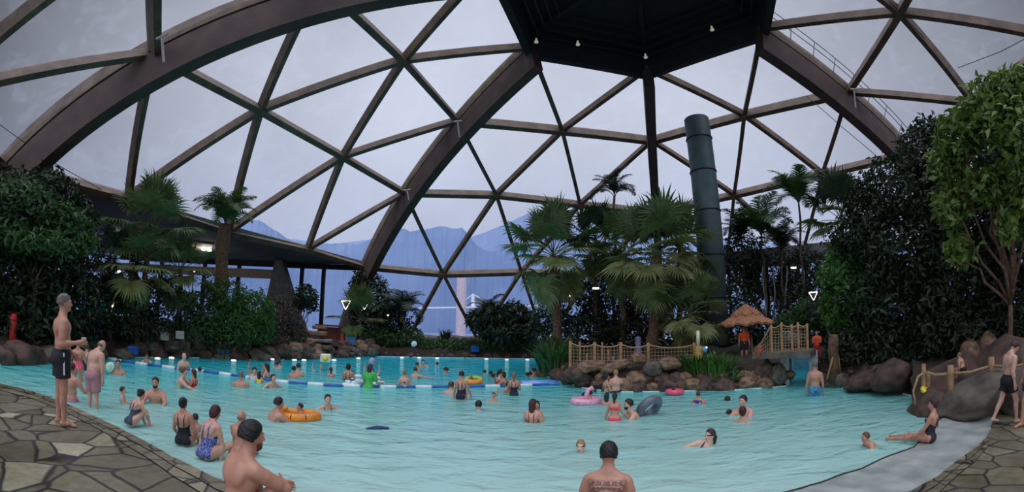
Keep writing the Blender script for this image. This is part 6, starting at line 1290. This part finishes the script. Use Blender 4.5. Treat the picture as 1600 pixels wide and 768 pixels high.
for a, b in zip(tops, tops[1:]):
    s_ = np.linspace(0, 1, 7)[:, None]; cv = a * (1 - s_) + b * s_ - np.array([[0, 0, 1]]) * (.07 * 4 * s_ * (1 - s_)) - [0, 0, .05]; g = MB(); g.tube(cv, .022, 6); g.build('hand_rope', M_rope, o, True); net(np.array([a[0], a[1], 0]), np.array([b[0], b[1], 0]), .0, min(a[2], b[2]) - .12, o, cell=.1)
a = PD(1176, 548, 17.4) - bb0; b = tops[0]; g = MB(); g.tube([a, (a + b) / 2 - [0, 0, .12], b], .022, 6); g.build('hand_rope', M_rope, o, True)
g = MB(); n = 9
for i in range(n + 1):
    f = i / n; top = a * (1 - f) + b * f - np.array([0, 0, .3 * f * (1 - f)]); g.tube([top, np.array([top[0], top[1], -.25 + .25 * f])], .008, 4, False)
for j in range(5): g.tube([a * [1, 1, 0] + [0, 0, -.25 + (a[2] + .2) * j / 5], b * [1, 1, 0] + [0, 0, (b[2] - .1) * j / 5]], .008, 4, False)
g.build('net', M_rope, o)
# white tunnel portal
jl, jr = PZ(1226, 601, 0), PZ(1271, 600, 0); zt_ = .98
g = MB(); u = (jr - jl) / np.linalg.norm(jr - jl); n_ = np.array([-u[1], u[0], 0]); n_ = n_ if n_ @ jl > 0 else -n_
for P0 in (jl, jr): g.add(*[(lambda X: X)(0)] if False else ([P0 + u * a + n_ * b + [0, 0, c_] for a in (-.16, .16) for b in (0, 1.4) for c_ in (-.9, zt_)], [(0, 1, 3, 2), (4, 6, 7, 5), (0, 4, 5, 1), (2, 3, 7, 6), (0, 2, 6, 4), (1, 5, 7, 3)]))
g.add([P0 + n_ * b + [0, 0, c_] for P0 in (jl - u * .16, jr + u * .16) for b in (0, 1.4) for c_ in (zt_ - .02, zt_ + .24)], [(0, 1, 3, 2), (4, 6, 7, 5), (0, 4, 5, 1), (2, 3, 7, 6), (0, 2, 6, 4), (1, 5, 7, 3)])
struct(g.build('door_1', mat('white_render', (196, 200, 196), .7)), 'white frame of the swim-through tunnel'); tag(COL.objects[-1], None, 'tunnel mouth')
g = MB(); k1, k2 = jl + n_ * 6, jr + n_ * 6
g.add([jl + n_ * 1.4 + [0, 0, -.9], jl + n_ * 1.4 + [0, 0, zt_], k1 + [0, 0, -.9], k1 + [0, 0, zt_], jr + n_ * 1.4 + [0, 0, -.9], jr + n_ * 1.4 + [0, 0, zt_], k2 + [0, 0, -.9], k2 + [0, 0, zt_]], [(0, 1, 3, 2), (4, 6, 7, 5), (2, 3, 7, 6)])
struct(g.build('wall_tunnel', mat('tunnel_blue', (110, 180, 200), .6)), 'blue inner walls of the swim-through tunnel')
o = MB().box((0, 0, 0), (.32, .32, .55)).build('blue_bin', M_blue, None, False, PZ(1224, 600, 0) + n_ * .1 - u * .25 + [0, 0, .35]); bv = o.modifiers.new('bevel', 'BEVEL'); bv.width = .05; bv.segments = 3; tag(o, 'small blue bin at the left side of the white tunnel frame', 'bin')
# carved post right of the second lifeguard
q = PD(1303, 590, 16.6); t_ = PD(1300, 522, 16.6); o = empty('carved_log_post', (q[0], q[1], .4)); tag(o, 'thick carved log post on the right shore past the lifeguard', 'post'); h = t_[2] - .4
g = MB(); g.tube([(0, 0, -.2), (.02, 0, h * .3), (-.03, 0, h * .6), (.02, 0, h)], [.22, .17, .19, .16], 12); g.build('trunk', M_trunk, o, True); g = MB(); g.tube([(-.3, 0, -.1), (-.1, -.1, h * .5)], .04, 6); g.tube([(.3, 0, -.1), (.1, -.1, h * .5)], .04, 6); g.build('brace', M_post, o, True)
# log railing on the right shore
lp = [(1443, 618, 568, 11.9, .055), (1450, 620, 580, 12.1, .05), (1485, 618, 570, 11.6, .075), (1549, 612, 557, 11.4, .07), (1612, 608, 552, 11.0, .07)]
o = empty('log_railing', PD(1500, 612, 11.6)); tag(o, 'log post and rope railing in front of the right boulders', 'railing'); lb_ = np.array(o.location); tops = []
for x, yb, yt, d_, r_ in lp:
    q = PD(x, yb, d_); t_ = PD(x, yt, d_); log_post(q - lb_, t_[2] - q[2], r_, parent=o); tops.append(t_ - lb_)
for i, j in ((0, 2), (2, 3), (3, 4)): a, b = tops[i] - [0, 0, .18], tops[j] - [0, 0, .18]; g = MB(); g.tube([a, (a + b) / 2 - [0, 0, .05], b], .03, 7); g.build('hand_rope', M_rope, o, True)
a = tops[0] - [0, 0, .2]; g = MB(); g.tube([a, a + [-.25, -.05, -.05], a + [-.42, -.05, -.35], a + [-.35, -.05, -.65], a + [-.1, 0, -.72]], .025, 8); g.build('rope_loop', M_rope, o, True)
q = PD(1446, 610, 11.8); o = MB().torus((0, 0, 0), .09, .055, 20, 10).build('lost_armband', YLB, None, True, q); o.rotation_euler = (.6, .3, 0); tag(o, 'yellow armband left on the boulder by the log railing', 'armband')
# triangular lamp posts
def tri_lamp(px, pyt, pyb, d, w, label):
    q = PD(px, pyb, d); t_ = PD(px, pyt, d); o = empty('lamp_post', q); tag(o, label, 'lamp post', ); h = t_[2] - q[2]; u = np.array([q[1], -q[0], 0]); u /= np.linalg.norm(u)
    g = MB(); g.tube([(0, 0, -.4), (0, 0, h - w * .9)], .035, 8); g.build('pole', M_steel, o, True)
    a = np.array([0, 0, h - w * .95]); b = u * w / 2 + [0, 0, h]; c_ = -u * w / 2 + [0, 0, h]; g = MB(); g.tube([a, b], w * .045, 6); g.tube([a, c_], w * .045, 6); g.build('arm', M_lamp, o, True); g = MB(); g.tube([b, c_], w * .06, 8); g.build('tube_light', M_lampB, o, True)
    return o
tri_lamp(538, 470, 535, 36.8, .72, 'lamp post with a glowing triangle head above the wooden hut'); tri_lamp(568, 473, 520, 39, .6, 'second glowing triangle lamp half hidden by the young fan palm'); tri_lamp(1273, 456, 500, 23.5, .42, 'glowing triangle lamp in front of the right thicket')
# wooden hut, red figure board, blue sign box
q = PD(522, 540, 37.2); o = empty('wooden_hut', (q[0], q[1], .9), .38); tag(o, 'reddish brown wooden hut with flat roof behind the rock bank', 'hut'); hb2 = PD(522, 509, 37.2)[2] - .9
g = MB()
for k in range(14): g.box((-1.3 + k * .2, 0, hb2 / 2 - .1), (.185, .08, hb2))
g.box((0, .8, hb2 / 2 - .1), (2.7, 1.5, hb2 - .04)); g.build('wall_boards', mat('red_cedar', (124, 62, 40), .75, (90, 44, 30), scale=3, bump=.3), o); g = MB(); g.box((0, .7, hb2 + .02), (3.1, 2.2, .14)); g.build('roof', mat('hut_roof', (96, 60, 52), .8), o)
q = PD(548, 532, 36.6); o = MB().box((0, 0, 0), (.85, .5, .72)).build('blue_crate', mat('sky_blue_plastic', (70, 140, 200), .5, (90, 160, 214), scale=8), None, False, q); bv = o.modifiers.new('bevel', 'BEVEL'); bv.width = .06; bv.segments = 3; o.rotation_euler = (0, 0, .3); tag(o, 'light blue crate beside the wooden hut', 'crate')
q = PD(535, 539, 36.5); t_ = PD(535, 521, 36.5); g = MB(); g.lathe([(0, 0), (.2, 0), (.24, .3), (.14, .75), (.1, t_[2] - q[2]), (0, t_[2] - q[2])], n=16); o = g.build('red_cone', M_red, None, True, q); tag(o, 'red cone at the foot of the lamp post by the hut', 'cone')
for px, py, d_, w_, lb in [(208, 547, 23.6, .5, 'blue box on the far left bank behind the standing bather'), (351, 551, 26.9, .5, 'blue box at the foot of the bank right of the grey boulder'), (557, 549, 34.5, .4, 'blue box low in the rock bank by the hut'), (742, 545, 37.1, .62, 'bright blue box against the hedge')]:
    o = MB().box((0, 0, 0), (w_, w_ * .7, w_ * .8)).build('blue_box', M_blue, None, False, PD(px, py, d_)); bv = o.modifiers.new('bevel', 'BEVEL'); bv.width = .06; bv.segments = 3; o.rotation_euler = (0, 0, .5); tag(o, lb, 'box')
for px, py, lb in [(257, 525, 'left one of two pale tilted panels in the left rocks'), (281, 523, 'right one of two pale tilted panels in the left rocks')]:
    o = MB().box((0, 0, 0), (.45, .08, .42)).build('tilted_panel', mat('pale_panel', (168, 160, 144), .7), None, False, PD(px, py, 25.3)); o.rotation_euler = (-.35, 0, .9); tag(o, lb, 'panel')
    g = MB(); g.tube([(0, .02, -.9), (0, .02, 0)], .035, 6); g.build('stake', M_steel, o)
r = np.random.default_rng(5); c = at(566, 601); g = MB()
for k in range(46):
    q = r.normal(size=3) * [.5, .3, .2]; q[2] = abs(q[2]) * (1 - min(abs(q[0]), .9)) ; g.ball(q, r.uniform(.02, .13) * np.array([1.5, 1, .6]), 8, 5)
tag(g.build('splash', mat('white_foam', (236, 242, 244), .6), None, True, c), 'white water splash left of the woman in green', 'splash', kind='stuff')
# small lamps glimpsed between the leaves
for px, py, d_, lb in [(112, 446, 24.4, 'small warm light under the wing behind the left palms'), (186, 424, 24.8, 'small light seen through the fan palm fronds'), (303, 423, 28.5, 'small light left of the shaggy palm trunk'), (176, 478, 25, 'low white light under the left fan palms'),
    (889, 462, 27, 'small light right of the left centre palm trunk'), (931, 450, 27, 'longest light between the two centre palms'), (966, 457, 27, 'round light left of the thick palm trunk'), (1240, 418, 31, 'pale light panel behind the slim feather palms'), (606, 492, 38.5, 'tiny light in the thicket by the second arch')]:
    w_ = .16 if 'panel' not in lb and 'longest' not in lb else .4
    o = MB().box((0, 0, 0), (w_, .12, .12)).build('garden_light', M_lamp, None, False, PD(px, py, d_)); bv = o.modifiers.new('bevel', 'BEVEL'); bv.width = .03; tag(o, lb, 'garden light'); g = MB(); g.tube([(0, 0, -(PD(px, py, d_)[2] - 1.2)), (0, 0, 0)], .025, 6); g.build('pole', M_steel, o)
# pavilion behind the right palms
a, b = PD(1120, 405, 35.5), PD(1330, 400, 35.5)
o = empty('pavilion', ((a + b) / 2) * [1, 1, 0] + [0, 0, 1.2], 0); tag(o, 'low pavilion with grey fascia behind the slim feather palms', 'pavilion'); pb = np.array(o.location)
g = MB(); g.beam(np.array([a[0], a[1], a[2] - .1]) - pb, np.array([b[0], b[1], a[2] - .1]) - pb, 3.0, .7, (0, 0, 1)); g.build('fascia', mat('grey_fascia', (128, 128, 124), .8), o)
for px, w_, py in ((1175, 1.1, 440), (1245, 1.2, 450), (1215, .9, 455)): q = PD(px, py, 35.3) - pb; g = MB(); g.box(q, (w_, .1, 1.5), rz=-.6); g.build('white_panel', M_white, o)
for px in (1140, 1200, 1260, 1310): q = PD(px, 450, 35.3) - pb; g = MB(); g.tube([(q[0], q[1], -.3), (q[0], q[1], a[2] - pb[2])], .12, 8); g.build('column', M_steel, o)
